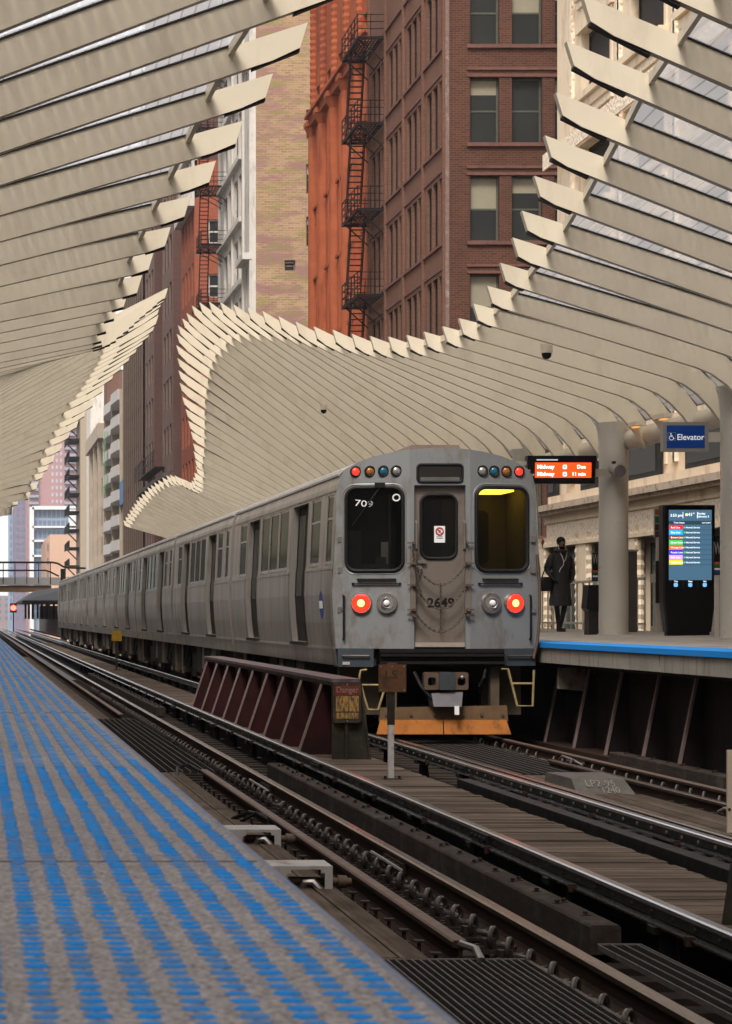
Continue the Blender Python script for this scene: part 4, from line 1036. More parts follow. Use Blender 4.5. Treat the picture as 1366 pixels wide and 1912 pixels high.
    # running gear
    for yc in (2.7, 11.2):
        m = MB()
        for s in (-1, 1): m.box(XT + s * .98 - .06, XT + s * .98 + .06, YT + yc - 1.5, YT + yc + 1.5, .32, .62); m.box(XT + s * 1.12 - .05, XT + s * 1.12 + .05, YT + yc - .5, YT + yc + .5, .25, .8)
        m.box(XT - .9, XT + .9, YT + yc - .3, YT + yc + .3, .4, .85)
        tk = m.obj('truck', MAT['dark'], root)
        for dy in (-.95, .95):
            for s in (-1, 1):
                m = MB(); m.cyl((XT + s * .68, YT + yc + dy, .36), (XT + s * .80, YT + yc + dy, .36), .36, 20); m.cyl((XT + s * 1.04, YT + yc + dy, .36), (XT + s * 1.10, YT + yc + dy, .36), .13, 12); m.obj('wheel', MAT['rust'], tk, smooth=True)
    for (ya, yb, z0, mt) in ((4.6, 5.6, .42, 'box_beige'), (5.8, 7.1, .38, 'dark'), (7.3, 7.9, .5, 'box_beige'), (8.1, 9.3, .4, 'dark'), (.75, .95, .3, 'box_beige'), (13.2, 13.5, .3, 'box_beige'), (12.95, 13.1, .45, 'dark')):
        m = MB()
        for s in (-1, 1): m.box(XT + s * 1.0 - .28, XT + s * 1.0 + .28, YT + ya, YT + yb, z0, .98)
        m.each('equipment_box', MAT[mt], root)
    m = MB(); m.box(XT - .7, XT + .7, YT + .4, YT + CL - .1, .75, .995); m.obj('underframe', MAT['dark'], root)
    m = MB()
    for k in range(5):
        y = 3.9 + k * .12 if k < 3 else 12.4 + (k - 3) * .15
        m.tube([(XT - 1.2, YT + y, .98), (XT - 1.25, YT + y + .05, .55), (XT - 1.18, YT + y + .22, .42), (XT - 1.12, YT + y + .35, .7)], .02, 6)
    m.obj('hoses', MAT['steel_dark'], root)
    if not front:
        m = MB(); m.box(XT - .5, XT + .5, YT - .35, YT + .04, 1.15, 3.55); m.obj('gangway', MAT['bluegrey'], root)
    return root

car = build_car(True)
# ---- end face of the rear car
fx = lambda X, z, d_=0.0: (XT + X, YT + setback(X) - d_, z)
def face_pt(d_): return lambda p_: fx(p_[0], p_[1], d_)
def ring_path(x0, x1, z0, z1, r, d_): return [fx(a_, b_, d_) for a_, b_ in rrect(x0, x1, z0, z1, r, 6)]
FZ0 = 1.24
WX0, WX1, WZ0, WZ1 = .52, 1.25, 2.33, 3.46
m = MB()
for s in (-1, 1):
    zz = np.linspace(FZ0, 3.66, 18)
    outer = [(s * .42, FZ0)] + [(s * (hw(z) - .012), z) for z in zz] + [(s * w, z) for z, w in ROOF[1:] if w > .42] + [(s * .42, 3.99)]
    hole = rrect(min(s * WX0, s * WX1), max(s * WX0, s * WX1), WZ0, WZ1, .13, 6)
    m.poly2(outer, [hole], face_pt(0))
    for a_, b_ in zip(hole, hole[1:] + hole[:1]): m.face([fx(*a_), fx(*b_), fx(*b_, -.07), fx(*a_, -.07)])
    # rounded corner between end and side
    for za, zb in zip(list(zz)[:-1], list(zz)[1:]):
        A = [fx(s * (hw(z) - .012), z) for z in (za, zb)]; B = [(XT + s * hw(z), YT + setback(1.38) + .001, z) for z in (za, zb)]
        m.face([A[0], A[1], B[1], B[0]])
# centre strip above the door and door jambs
DX, DT = .355, 3.50
outer = [(-.42, FZ0), (-.42, 3.99)] + [(-w, z) for z, w in ROOF if w < .42] + [(w, z) for z, w in ROOF[::-1] if w < .42][1:] + [(.42, 3.99), (.42, FZ0), (DX, FZ0), (DX, DT), (-DX, DT), (-DX, FZ0)]
m.poly2(outer, [], face_pt(0))
for a_, b_ in (((-DX, FZ0), (-DX, DT)), ((-DX, DT), (DX, DT)), ((DX, DT), (DX, FZ0))): m.face([fx(*a_), fx(*b_), fx(*b_, -.12), fx(*a_, -.12)])
ef = m.obj('end_face', MAT['front'], car)
for s in (-1, 1):
    x0, x1 = (WX0, WX1) if s > 0 else (-WX1, -WX0)
    m = MB(); m.tube(ring_path(x0 - .012, x1 + .012, WZ0 - .012, WZ1 + .012, .14, .012), .026, 8, True); m.obj('window_gasket', MAT['rubber'], ef, smooth=True)
    m = MB(); m.tube(ring_path(x0 - .055, x1 + .055, WZ0 - .055, WZ1 + .06, .17, -.004), .012, 8, True); m.obj('window_surround', MAT['front'], ef, smooth=True)
    m = MB(); m.poly2(rrect(x0, x1, WZ0, WZ1, .13, 6), [], face_pt(-.03)); wp = m.obj('windscreen', MAT['frontglass'], car)
    if s < 0:
        text('709', .125, lambda u, v, d_: fx(x0 + .23 + u + v * .1, 3.25 + v - u * .12, -.024 + d_), 'run_number', MAT['white'], wp, sx=1.35)
        m = MB(); m.tube([fx(x0 + .66 + .045 * math.cos(t_), 3.33 + .045 * math.sin(t_), -.022) for t_ in np.linspace(0, 6.283, 15)[:-1]], .012, 6, True); m.obj('round_decal', MAT['white'], wp)
        m = MB(); m.bar(fx(x0 + .45, 3.50, .05), fx(x0 + .28, 3.25, .03), .02); m.bar(fx(x0 + .28, 3.25, .025), fx(x0 + .07, 2.95, .0), .012); m.box(*[v for pr in zip(fx(x0 + .36, 3.47, .09), fx(x0 + .50, 3.54, .01)) for v in sorted(pr)]); m.obj('wiper', MAT['rubber'], car)
    # markers
    for X, mt in ((1.135, 'markerred'), (.945, 'lens_amber'), (.765, 'lens_teal'), (.595, 'lens_clear')):
        c = fx(s * X, 3.70)
        m = MB(); m.tube([(c[0] + .066 * math.cos(t_), c[1] - .008 + abs(0), c[2] + .066 * math.sin(t_)) for t_ in np.linspace(0, 6.283, 19)[:-1]], .016, 6, True); mk = m.obj('marker_lamp', MAT['rubber'], car, smooth=True)
        m = MB(); m.ball((c[0], c[1] + .005, c[2]), .06, .035, .06, 14, 8); m.obj('lens', MAT[mt], mk, smooth=True)
    # head and tail lamps
    for X, lens in ((1.055, 'tail'), (.715, 'head')):
        c = fx(s * X, 1.87); nv = Vector((-s * math.sin(.28) * -1, -math.cos(.28), 0)) if False else Vector((s * .27, -.96, 0)).normalized()
        P = Vector(c)
        m = MB(); m.cyl(P - nv * .02, P + nv * .055, .155, 24, .14); m.cyl(P + nv * .0552, P + nv * .056, .125, 24)
        hl = m.obj('tail_lamp' if lens == 'tail' else 'headlamp', MAT['chrome'], car, smooth=True)
        if lens == 'tail':
            m = MB(); m.cyl(P + nv * .057, P + nv * .07, .125, 24, .105); m.obj('lens', MAT['lampred'], hl)
            m = MB(); m.cyl(P + nv * .0705, P + nv * .080, .052, 16, .03); m.obj('bulb', MAT['lampcore'], hl)
        else:
            m = MB(); m.cyl(P + nv * .057, P + nv * .062, .095, 22); m.obj('reflector', MAT['lens_clear'], hl)
            m = MB(); m.ball(tuple(P + nv * .07), .045, .03, .045); m.obj('bulb', MAT['white'], hl, smooth=True)
            m = MB(); m.tube([tuple(P + nv * .066 + Vector((.07 * math.cos(t_), 0, .07 * math.sin(t_)))) for t_ in np.linspace(0, 6.283, 17)[:-1]], .01, 5, True); m.obj('lamp_ring', MAT['chrome'], hl)
    # louvre bars under the window
    m = MB(); cx = s * .86
    for dz, w_, t_ in ((2.20, .26, .022), (2.14, .31, .014)): m.bar(fx(cx - w_, dz, .03), fx(cx + w_, dz, .03), t_ * 1.6, t_)
    for e_ in (-.31, .31): m.bar(fx(cx + e_, 2.14, .03), fx(cx + e_, 2.14, -.01), .03)
    m.obj('grab_bar', MAT['steel_dark'], car)
    # vertical handrail and hinge plates
    m = MB(); m.tube([fx(s * 1.30, 1.98, -.0), fx(s * 1.30, 1.97, .06), fx(s * 1.30, 1.38, .06), fx(s * 1.30, 1.37, 0)], .016, 8); m.obj('handrail', MAT['steel_dark'], car, smooth=True)
    m = MB()
    for z in (2.76, 2.33, 1.78): m.box(*[v for pr in zip(fx(s * 1.34 - .035, z - .04, .02), fx(s * 1.34 + .035, z + .04, -.02)) for v in sorted(pr)])
    m.obj('hinge', MAT['chrome'], car)
# curved pipe down the right corner
m = MB(); m.tube([fx(1.40, 2.55, .03), fx(1.43, 2.1, .05), fx(1.43, 1.7, .06), fx(1.40, 1.35, .06), fx(1.34, 1.1, .05)], .022, 8); m.obj('corner_pipe', MAT['coupler'], car, smooth=True)
# destination sign
m = MB(); m.tube([(XT + a_, YT - .008, b_) for a_, b_ in rrect(-.31, .31, 3.545, 3.785, .05, 5)], .018, 8, True); ds = m.obj('destination_sign', MAT['rubber'], car, smooth=True)
m = MB(); m.prism([(XT + a_, b_) for a_, b_ in rrect(-.30, .30, 3.555, 3.775, .045, 5)], 1, YT - .006, YT - .001); m.obj('blind', plain('sign_blind', (.02, .017, .015), .35, spec=.3), ds)
m = MB(); m.box(XT - .27, XT + .27, YT - .010, YT - .007, 3.56, 3.61); m.obj('blind_edge', plain('blind_edge', (.10, .10, .09), .5), ds)
# end door
m = MB(); hole = rrect(-.235, .235, 2.50, 3.36, .11, 6); m.poly2([(-DX, FZ0), (DX, FZ0), (DX, DT), (-DX, DT)], [hole], lambda p_: (XT + p_[0], YT + .10, p_[1]))
ed = m.obj('end_door', MAT['frontdoor'], car)
m = MB(); m.tube([(XT + a_, YT + .092, b_) for a_, b_ in rrect(-.245, .245, 2.49, 3.37, .12, 6)], .022, 8, True); m.obj('window_gasket', MAT['rubber'], ed, smooth=True)
m = MB(); m.poly2(hole, [], lambda p_: (XT + p_[0], YT + .112, p_[1])); m.obj('pane', MAT['darkglass'], ed)
m = MB(); m.box(XT - .06, XT + .09, YT + .105, YT + .1085, 2.71, 2.94); stk = m.obj('sticker', MAT['white'], ed)
m = MB(); m.tube([(XT + .015 + .05 * math.cos(t_), YT + .103, 2.865 + .05 * math.sin(t_)) for t_ in np.linspace(0, 6.283, 17)[:-1]], .010, 5, True)
m.bar((XT - .02, YT + .102, 2.90), (XT + .05, YT + .102, 2.83), .012); m.obj('prohibition_ring', MAT['red_print'], ed)
m = MB(); m.bar((XT + .0, YT + .1035, 2.85), (XT + .025, YT + .1035, 2.89), .03, .004); m.box(XT - .03, XT + .06, YT + .1035, YT + .1045, 2.785, 2.793); m.box(XT - .03, XT + .06, YT + .1035, YT + .1045, 2.765, 2.772); m.obj('pictogram', MAT['black'], ed)
m = MB(); m.box(XT - DX + .01, XT + DX - .01, YT - .02, YT + .095, 1.265, 1.325); m.obj('threshold', plain('threshold_worn', (.48, .42, .36), .45, .6), ed)
m = MB(); m.box(XT - .30, XT - .18, YT + .04, YT + .09, 2.42, 2.46); m.cyl((XT - .27, YT + .09, 2.36), (XT - .27, YT + .05, 2.36), .035, 10); m.bar((XT - .27, YT + .05, 2.36), (XT - .27, YT + .05, 2.26), .02); m.obj('door_handle', MAT['chrome'], ed)
text('2649', .175, lambda u, v, d_: (XT + .03 + u, YT + .096 - d_, 1.87 + v), 'car_number', MAT['number'], ed, bold=.006, sx=1.08)
for s in (-1, 1):
    m = MB(); x = s * .375; m.box(XT + x - .035, XT + x + .035, YT - .03, YT - .002, 1.72, 2.62) if s < 0 else m.box(XT + x - .03, XT + x + .05, YT - .03, YT - .002, 1.72, 2.62)
    m.tube([fx(s * .33, 3.0, .02), fx(s * .33, 2.98, .06), fx(s * .33, 2.62, .06), fx(s * .33, 2.6, .02)], .018, 7)
    m.obj('door_post', MAT['frontdoor'], car)
# safety chains
def chain(pts, nm='safety_chain'):
    m = MB(); P = [Vector(p_) for p_ in pts]; L = [0]
    for a_, b_ in zip(P, P[1:]): L.append(L[-1] + (b_ - a_).length)
    t_ = 0; k = 0
    while t_ < L[-1]:
        i = max(j for j in range(len(L)) if L[j] <= t_); i = min(i, len(P) - 2)
        d_ = (P[i + 1] - P[i]).normalized(); c = P[i] + d_ * (t_ - L[i])
        n = d_.cross(Vector((0, 1, 0))).normalized() if k % 2 else Vector((0, 1, 0))
        m.tube([c + d_ * .024 * math.cos(a_) + n * .013 * math.sin(a_) for a_ in np.linspace(0, 6.283, 9)[:-1]], .0065, 5, True)
        t_ += .036; k += 1
    m.obj(nm, MAT['chain'], car)
for z0, sag in ((2.42, .30), (2.12, .33), (1.76, .29)):
    chain([(XT - .36 + .72 * u, YT - .06, z0 - sag * (1 - (2 * u - 1) ** 2) * (1 if u > .02 else 0)) for u in np.linspace(0, 1, 14)])
chain([(XT + .0, YT - .06, z) for z in np.linspace(2.12, 1.47, 6)])
chain([(XT - .38, YT - .05, 2.70), (XT - .37, YT - .06, 2.45), (XT - .30, YT - .06, 2.1), (XT - .25, YT - .06, 1.95)])
m = MB()
for s in (-1, 1):
    for z in (2.70, 2.42, 2.12, 1.78, 1.70):
        m.cyl((XT + s * .37, YT - .03, z), (XT + s * .37, YT - .10, z), .022, 8); m.bar((XT + s * .37, YT - .07, z), (XT + s * .46, YT - .05, z), .018)
m.obj('chain_bracket', MAT['coupler'], car)
# anticlimber, corner skirts
m = MB()
for k in range(4): m.box(XT - .84, XT + .88, YT - .06 - (.05 if k % 2 == 0 else 0), YT + .25, 1.03 + k * .052, 1.03 + k * .052 + .036)
m.box(XT - .84, XT + .88, YT - .04, YT + .25, 1.0, 1.24); m.obj('anticlimber', MAT['steel_dark'], car)
for s in (-1, 1):
    a_, b_ = (s * .90, s * 1.375); zb = .985 if s < 0 else 1.0
    m = MB(); lo, hi = min(a_, b_), max(a_, b_)
    m.hexa([fx(lo, zb, .03), fx(hi, zb, .03), (XT + hi, YT + .6, zb), (XT + lo, YT + .6, zb), fx(lo, 1.235, .03), fx(hi, 1.235, .03), (XT + hi, YT + .6, 1.235), (XT + lo, YT + .6, 1.235)])
    sk = m.obj('corner_skirt', MAT['bluegrey'], car)
    m = MB(); m.tube([fx(lo + .06, 1.14, .03), fx(lo + .06, 1.14, .07), fx(hi - .06, 1.14, .07), fx(hi - .06, 1.14, .03)], .013, 7); m.obj('step_rail', MAT['coupler'], sk)
    if s < 0: m = MB(); m.box(*[v for pr in zip(fx(lo + .06, 1.015, .036), fx(lo + .16, 1.055, .031)) for v in sorted(pr)]); m.obj('label_plate', MAT['ink_white'], sk)
    # yellow ladder step
    m = MB(); xa, xb = ((-1.12, -.62), (.87, 1.27))[s > 0]
    y = YT - .05
    if s < 0: path = [(XT + xa, y, .86), (XT + xa + .02, y, .94), (XT + xa + .10, y, .95)]; m.tube(path, .017, 7); m.tube([(XT - .62, y, .95), (XT - .69, y, .95), (XT - .86, y, .40), (XT - 1.0, y, .40)], .017, 7); m.tube([(XT + xa, y, .86), (XT + xa, y, .74), (XT - .78, y, .74)], .015, 7); m.tube([(XT - 1.1, y, .74), (XT - 1.0, y, .40)], .016, 7)
    else: m.tube([(XT + .84, y, .96), (XT + .93, y, .96), (XT + 1.06, y, .45), (XT + 1.27, y, .45), (XT + 1.29, y, .95)], .018, 7); m.tube([(XT + .97, y, .76), (XT + 1.285, y, .76)], .015, 7)
    m.obj('step', MAT['yellowsteel'], car, smooth=True)
# coupler
m = MB(); z = .85; y = YT - .25
m.box(XT - .07, XT + .145, y - .10, y + .5, z - .17, z + .07); m.obj('coupler_head', plain('coupler_bluegrey', (.06, .065, .07), .5, .4, .3, 8), car)
m = MB()
for xa, xb in ((-.16, .155),):
    pass
for xc in (-.17, .235):
    o = rrect(XT + xc - .10, XT + xc + .10, z - .17, z + .07, .03); h_ = rrect(XT + xc - .05, XT + xc + .06, z - .11, z + .0, .03)
    yf = y - .06
    m.poly2(o, [h_], lambda p_: (p_[0], yf, p_[1]))
    for L in (o, h_):
        for a_, b_ in zip(L, L[1:] + L[:1]): m.face([(a_[0], yf, a_[1]), (b_[0], yf, b_[1]), (b_[0], yf + .15, b_[1]), (a_[0], yf + .15, a_[1])])
m.obj('coupler_plate', MAT['coupler'], car)
m = MB(); m.ball((XT + .25, y - .05, z - .0), .03); m.obj('coupler_pin', MAT['bolt'], car, smooth=True)
m = MB(); m.hexa([(XT - .14, y - .07, .45), (XT + .24, y - .07, .45), (XT + .24, y + .3, .45), (XT - .14, y + .3, .45), (XT - .17, y - .05, .63), (XT + .26, y - .05, .65), (XT + .26, y + .3, .65), (XT - .17, y + .3, .63)]); m.obj('electric_head', plain('coupler_box_grey', (.20, .19, .20), .5, .3, .2, 8), car)
m = MB(); m.box(XT + .14, XT + .20, y - .10, y - .075, .34, .46); m.obj('tag_plate', MAT['white'], car)
m = MB(); m.tube([(XT - .38, y + .1, .92), (XT - .30, y, .72), (XT - .16, y - .02, .55), (XT - .02, y, .56)], .025, 8); m.tube([(XT + .5, y + .05, .72), (XT + .55, y - .02, .84), (XT + .6, y + .1, .95)], .02, 8); m.obj('air_hose', MAT['steel_dark'], car, smooth=True)
m = MB(); m.box(XT + .72, XT + .84, YT + .1, YT + .25, .42, 1.0); m.box(XT - .70, XT - .58, YT + .1, YT + .25, .42, 1.0); m.each('pilot_bracket', plain('bracket_brown', (.10, .075, .05), .7, .1, .3, 6), car)
yp = YT - .12
m = MB(); m.hexa([(XT - .86, yp, .24), (XT + .92, yp, .24), (XT + .92, yp + .06, .24), (XT - .86, yp + .06, .24), (XT - .84, yp, .43), (XT + .90, yp, .46), (XT + .90, yp + .06, .46), (XT - .84, yp + .06, .43)]); m.obj('pilot_beam', MAT['pilot_dirty'], car)
for xa, xb, xc, xd in ((-.90, .015, -.845, .015), (.03, .95, .03, .89)):
    m = MB(); m.hexa([(XT + xa, yp - .05, .065), (XT + xb, yp - .05, .065), (XT + xb, yp - .02, .065), (XT + xa, yp - .02, .065), (XT + xc, yp - .005, .262), (XT + xd, yp - .005, .262), (XT + xd, yp - .002, .262), (XT + xc, yp - .002, .262)]); m.obj('pilot_blade', MAT['pilot'], car)
m = MB()
for x in (-.76, -.42, -.1, .3, .55, .84): m.cyl((XT + x, yp - .002, .33), (XT + x, yp - .02, .33), .022, 7)
m.obj('pilot_bolts', MAT['coupler'], car)
# cab interior behind the windows
m = MB(); m.box(XT - 1.30, XT - .40, YT + 1.25, YT + 1.28, 1.2, 3.6); m.box(XT - .40, XT - .37, YT + .35, YT + 1.28, 1.2, 3.6); m.obj('cab_partition', MAT['cab_dark'], car)
m = MB(); m.box(XT + .35, XT + 1.28, YT + 1.75, YT + 1.78, 1.2, 3.62); m.box(XT + 1.27, XT + 1.30, YT + .42, YT + 1.75, 1.2, 3.5); m.box(XT + .36, XT + 1.28, YT + .42, YT + 1.75, 3.50, 3.53); m.obj('vestibule_wall', MAT['cab_wall'], car)
m = MB(); m.prism([(XT + a_, b_) for a_, b_ in rrect(.58, 1.02, 2.45, 3.22, .08)], 1, YT + 1.735, YT + 1.747); m.obj('vestibule_door_window', MAT['cab_dark'], car)
m = MB(); m.box(XT + .55, XT + 1.15, YT + .6, YT + 1.5, 3.44, 3.49); m.obj('ceiling_lamp', MAT['cabin_light'], car)
m = MB(); m.box(XT - .36, XT + .35, YT + 1.8, YT + 1.83, 1.2, 3.6); m.obj('interior_door', MAT['cab_dark'], car)
m = MB(); m.box(XT - 1.2, XT - .55, YT + .5, YT + .75, 1.2, 2.42); m.box(XT - 1.15, XT - .95, YT + .9, YT + 1.0, 2.42, 2.9); m.cyl((XT - .62, YT + .45, 1.2), (XT - .62, YT + .45, 3.4), .02, 8); m.box(XT - .80, XT - .66, YT + .5, YT + .6, 2.42, 2.52); m.obj('cab_console', plain('cab_console', (.05, .052, .05), .5, 0, .3), car)
m = MB(); m.box(XT - .62, XT - .5, YT + 1.2, YT + 1.24, 2.3, 2.75); m.obj('cab_notice', plain('cab_notice', (.22, .22, .2), .6), car)
# blue roundel on the side
m = MB(); rs = []
yc, zc = YT + 1.35, 1.85
for sc_, d_ in ((.2, .004),):
    ring = [(XT - hw(zc + sc_ * math.sin(t_)) - d_, yc + sc_ * math.cos(t_), zc + sc_ * math.sin(t_)) for t_ in np.linspace(0, 6.283, 29)[:-1]]
    m.face(ring)
rd = m.obj('roundel', MAT['blue_print'], car)
m = MB(); m.face([(XT - hw(zc - .05) - .008, yc - .19, zc - .05), (XT - hw(zc - .05) - .008, yc + .19, zc - .05), (XT - hw(zc + .06) - .008, yc + .19, zc + .06), (XT - hw(zc + .06) - .008, yc - .19, zc + .06)]); m.obj('roundel_band', MAT['white'], rd)
m = MB(); m.box(XT - .6, XT + .6, YT + CL, YT + PITCH, 1.15, 3.5); m.obj('gangway', MAT['bluegrey'], car)

car2 = build_car(False)
names = ['second train car, right behind the lit end car', 'third train car counted from the lit end car', 'fourth train car counted from the lit end car', 'fifth train car counted from the lit end car', 'sixth train car counted from the lit end car', 'seventh train car counted from the lit end car', 'farthest train car, at the tail by the footbridge']
for i in range(1, 8):
    if i == 1: car2.location = (XT, YT + PITCH, 0); car2['label'] = names[0]
    else: copy_tree(car2, None, (XT, YT + PITCH * i, 0), names[i - 1])
# ---------------------------------------------------------------- buildings along the street
XB0 = 17.5
def zof(p_): return XB0 * F / (p_ + 50)
class Facade:
    """axis 'x': wall at x=c facing the tracks (u = y). axis 'y': wall at y=c facing the camera (u = x)."""
    def __init__(s, axis, c, u0, u1, z0, z1, depth=.25): s.ax, s.c, s.u0, s.u1, s.z0, s.z1, s.d = axis, c, u0, u1, z0, z1, depth; s.h = []
    def P(s, u, z, d_=0.0): return (s.c + d_, u, z) if s.ax == 'x' else (u, s.c + d_, z)
    def box(s, m, u0, u1, z0, z1, d0, d1):
        if s.ax == 'x': m.box(s.c + d0, s.c + d1, u0, u1, z0, z1)
        else: m.box(u0, u1, s.c + d0, s.c + d1, z0, z1)
    def wall(s, m):
        us = sorted(set([s.u0, s.u1] + [v for h in s.h for v in h[:2]])); zs = sorted(set([s.z0, s.z1] + [v for h in s.h for v in h[2:4]]))
        H = {}
        for ua, ub in zip(us, us[1:]):
            col_h = [h for h in s.h if h[0] < (ua + ub) / 2 < h[1]]
            z = s.z0
            for h in sorted(col_h, key=lambda q: q[2]):
                if h[2] > z: m.face([s.P(ua, z), s.P(ub, z), s.P(ub, h[2]), s.P(ua, h[2])])
                z = h[3]
            if z < s.z1: m.face([s.P(ua, z), s.P(ub, z), s.P(ub, s.z1), s.P(ua, s.z1)])
        for u0, u1, z0, z1 in s.h:
            for a_, b_ in (((u0, z0), (u1, z0)), ((u1, z0), (u1, z1)), ((u1, z1), (u0, z1)), ((u0, z1), (u0, z0))):
                m.face([s.P(*a_), s.P(*b_), s.P(*b_, s.d), s.P(*a_, s.d)])
    def windows(s, parent, glass_, frame, fw=.06, rail=True, blind=None, child=True, sill=None):
        for h in s.h:
            u0, u1, z0, z1 = h; d = s.d - .06
            m = MB()
            s.box(m, u0, u0 + fw, z0, z1, d, d + .05); s.box(m, u1 - fw, u1, z0, z1, d, d + .05)
            s.box(m, u0 + fw, u1 - fw, z0, z0 + fw, d, d + .05); s.box(m, u0 + fw, u1 - fw, z1 - fw, z1, d, d + .05)
            if rail: zm = z0 + (z1 - z0) * .5; s.box(m, u0 + fw, u1 - fw, zm - fw / 2, zm + fw / 2, d + .005, d + .045)
            if child:
                w = m.obj('window', frame, parent)
                m = MB(); m.face([s.P(u0 + .02, z0 + .02, d + .03), s.P(u1 - .02, z0 + .02, d + .03), s.P(u1 - .02, z1 - .02, d + .03), s.P(u0 + .02, z1 - .02, d + .03)]); m.obj('pane', glass_, w)
                if blind and random.random() < .9:
                    q = random.choice((.2, .25, .3, .33, .4, .5)); m = MB(); m.face([s.P(u0 + fw, z1 - (z1 - z0) * q, d + .024), s.P(u1 - fw, z1 - (z1 - z0) * q, d + .024), s.P(u1 - fw, z1 - fw, d + .024), s.P(u0 + fw, z1 - fw, d + .024)]); m.obj('blind', blind, w)
                if sill:
                    m = MB(); s.box(m, u0 - .06, u1 + .06, z0 - .1, z0 - .003, -.07, .1); m.obj('sill', sill, w)
            else:
                m.k = 1; m.face([s.P(u0 + .02, z0 + .02, d + .03), s.P(u1 - .02, z0 + .02, d + .03), s.P(u1 - .02, z1 - .02, d + .03), s.P(u0 + .02, z1 - .02, d + .03)])
                m.obj('window', [frame, glass_], parent)
def bld(name, x, y, label): return thing(name, (x, y, -6), label, 'building')
def shell(m, x0, x1, y0, y1, z0, z1, faces='x0 y0 y1 x1 top'):
    if 'x0' in faces: m.face([(x0, y0, z0), (x0, y1, z0), (x0, y1, z1), (x0, y0, z1)])
    if 'x1' in faces: m.face([(x1, y0, z0), (x1, y1, z0), (x1, y1, z1), (x1, y0, z1)])
    if 'y0' in faces: m.face([(x0, y0, z0), (x1, y0, z0), (x1, y0, z1), (x0, y0, z1)])
    if 'y1' in faces: m.face([(x0, y1, z0), (x1, y1, z0), (x1, y1, z1), (x0, y1, z1)])
    if 'top' in faces: m.face([(x0, y0, z1), (x1, y0, z1), (x1, y1, z1), (x0, y1, z1)])
LIME = plain('limestone_block', (.50, .48, .45), .85, 0, .12, .3)
wglass = plain('window_glass', (.03, .032, .032), .12, 0, .3, .5, rvar=.04, spec=.4)
wglass2 = plain('window_glass_dim', (.022, .019, .017), .5, 0, .3, .5, spec=.12)
frame_dk = plain('window_frame_dark', (.02, .019, .018), .5)
frame_gr = plain('window_frame_green', (.09, .095, .075), .5)
blind_m = plain('window_blind', (.28, .25, .18), .8, 0, .08)
blind_w = plain('window_blind_pale', (.42, .43, .40), .8, 0, .06)
iron = plain('fire_escape_iron', (.018, .013, .013), .6, .3, .3, 6)

# --- brown brick corner block
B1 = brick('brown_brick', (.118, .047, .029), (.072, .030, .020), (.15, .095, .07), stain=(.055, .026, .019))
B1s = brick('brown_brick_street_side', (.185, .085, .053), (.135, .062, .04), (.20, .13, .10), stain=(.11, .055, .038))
stone = plain('brownstone_trim', (.155, .073, .058), .8, 0, .2, 2, dirt=((.08, .045, .04), 3))
YC = zof(832)
q = bld('brick_building', XB0 + 3, YC, 'brown brick corner building with paired sash windows facing the camera')
FL = 3.64; ZS = E + 17.5 - FL * 6       # sill height of the lowest storey
floors = [ZS + FL * k for k in range(9)]
s_ = YC / F
fr = Facade('y', YC, XB0, XB0 + 12, -6, 44, .32)
cols = [((877 + 50) * s_, (932 + 50) * s_), ((955 + 50) * s_, (1012 + 50) * s_), ((1035 + 50) * s_, (1092 + 50) * s_)]
for z in floors:
    for a_, b_ in cols: fr.h.append((a_, b_, z, z + 2.42))
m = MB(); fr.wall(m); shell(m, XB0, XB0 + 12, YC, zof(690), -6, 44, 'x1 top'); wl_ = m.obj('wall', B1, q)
fr.windows(q, wglass, frame_gr, .07, True, blind_m)
fs = Facade('x', XB0, YC, zof(690), -6, 44, .16)
bayw = (zof(690) - YC) / 4
for b_ in range(4):
    y0 = YC + bayw * b_
    for k in range(3):
        for z in floors[2:8]: fs.h.append((y0 + .42 + k * 1.26, y0 + .42 + k * 1.26 + 1.0, z + .02, z + 2.5))
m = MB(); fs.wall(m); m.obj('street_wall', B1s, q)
fs.windows(q, wglass2, frame_dk, .06, True, None)
m = MB()
for b_ in range(5):
    y = YC + bayw * b_ - (.0 if b_ else -.14); fs.box(m, y - .14, y + .14, -6, 44, -.10, -.002)
m.each('pilaster', B1s, q)
m = MB(); fr.box(m, XB0 - .02, XB0 + .12, -6, 44, -.05, -.002); m.obj('corner_trim', plain('corner_tile', (.20, .13, .11), .8, 0, .3, 6, dirt=((.32, .26, .23), 4)), q)
m = MB()
xa = cols[0][0] - .12; xb = XB0 + 11.9
for z in floors:
    fr.box(m, xa, xb, z - .14, z - .004, -.12, .1); fr.box(m, xa, xb, z - .95, z - .85, -.07, -.002); fr.box(m, xa, xb, z + 2.44, z + 2.54, -.05, -.002)
m.each('string_course', stone, q)
m = MB()
for z in floors[1:]:
    for b_ in range(4):
        y0 = YC + bayw * b_ + .16
        fs.box(m, y0, y0 + bayw - .32, z - .10, z - .004, -.09, .05); fs.box(m, y0, y0 + bayw - .32, z - .98, z - .88, -.05, -.002)
m.each('sill_band', stone, q)
m = MB(); fs.box(m, YC - .35, zof(690), 43.9, 44.6, -.5, .2); fr.box(m, XB0 + .2, XB0 + 12, 43.9, 44.6, -.5, .2); m.obj('cornice', stone, q)

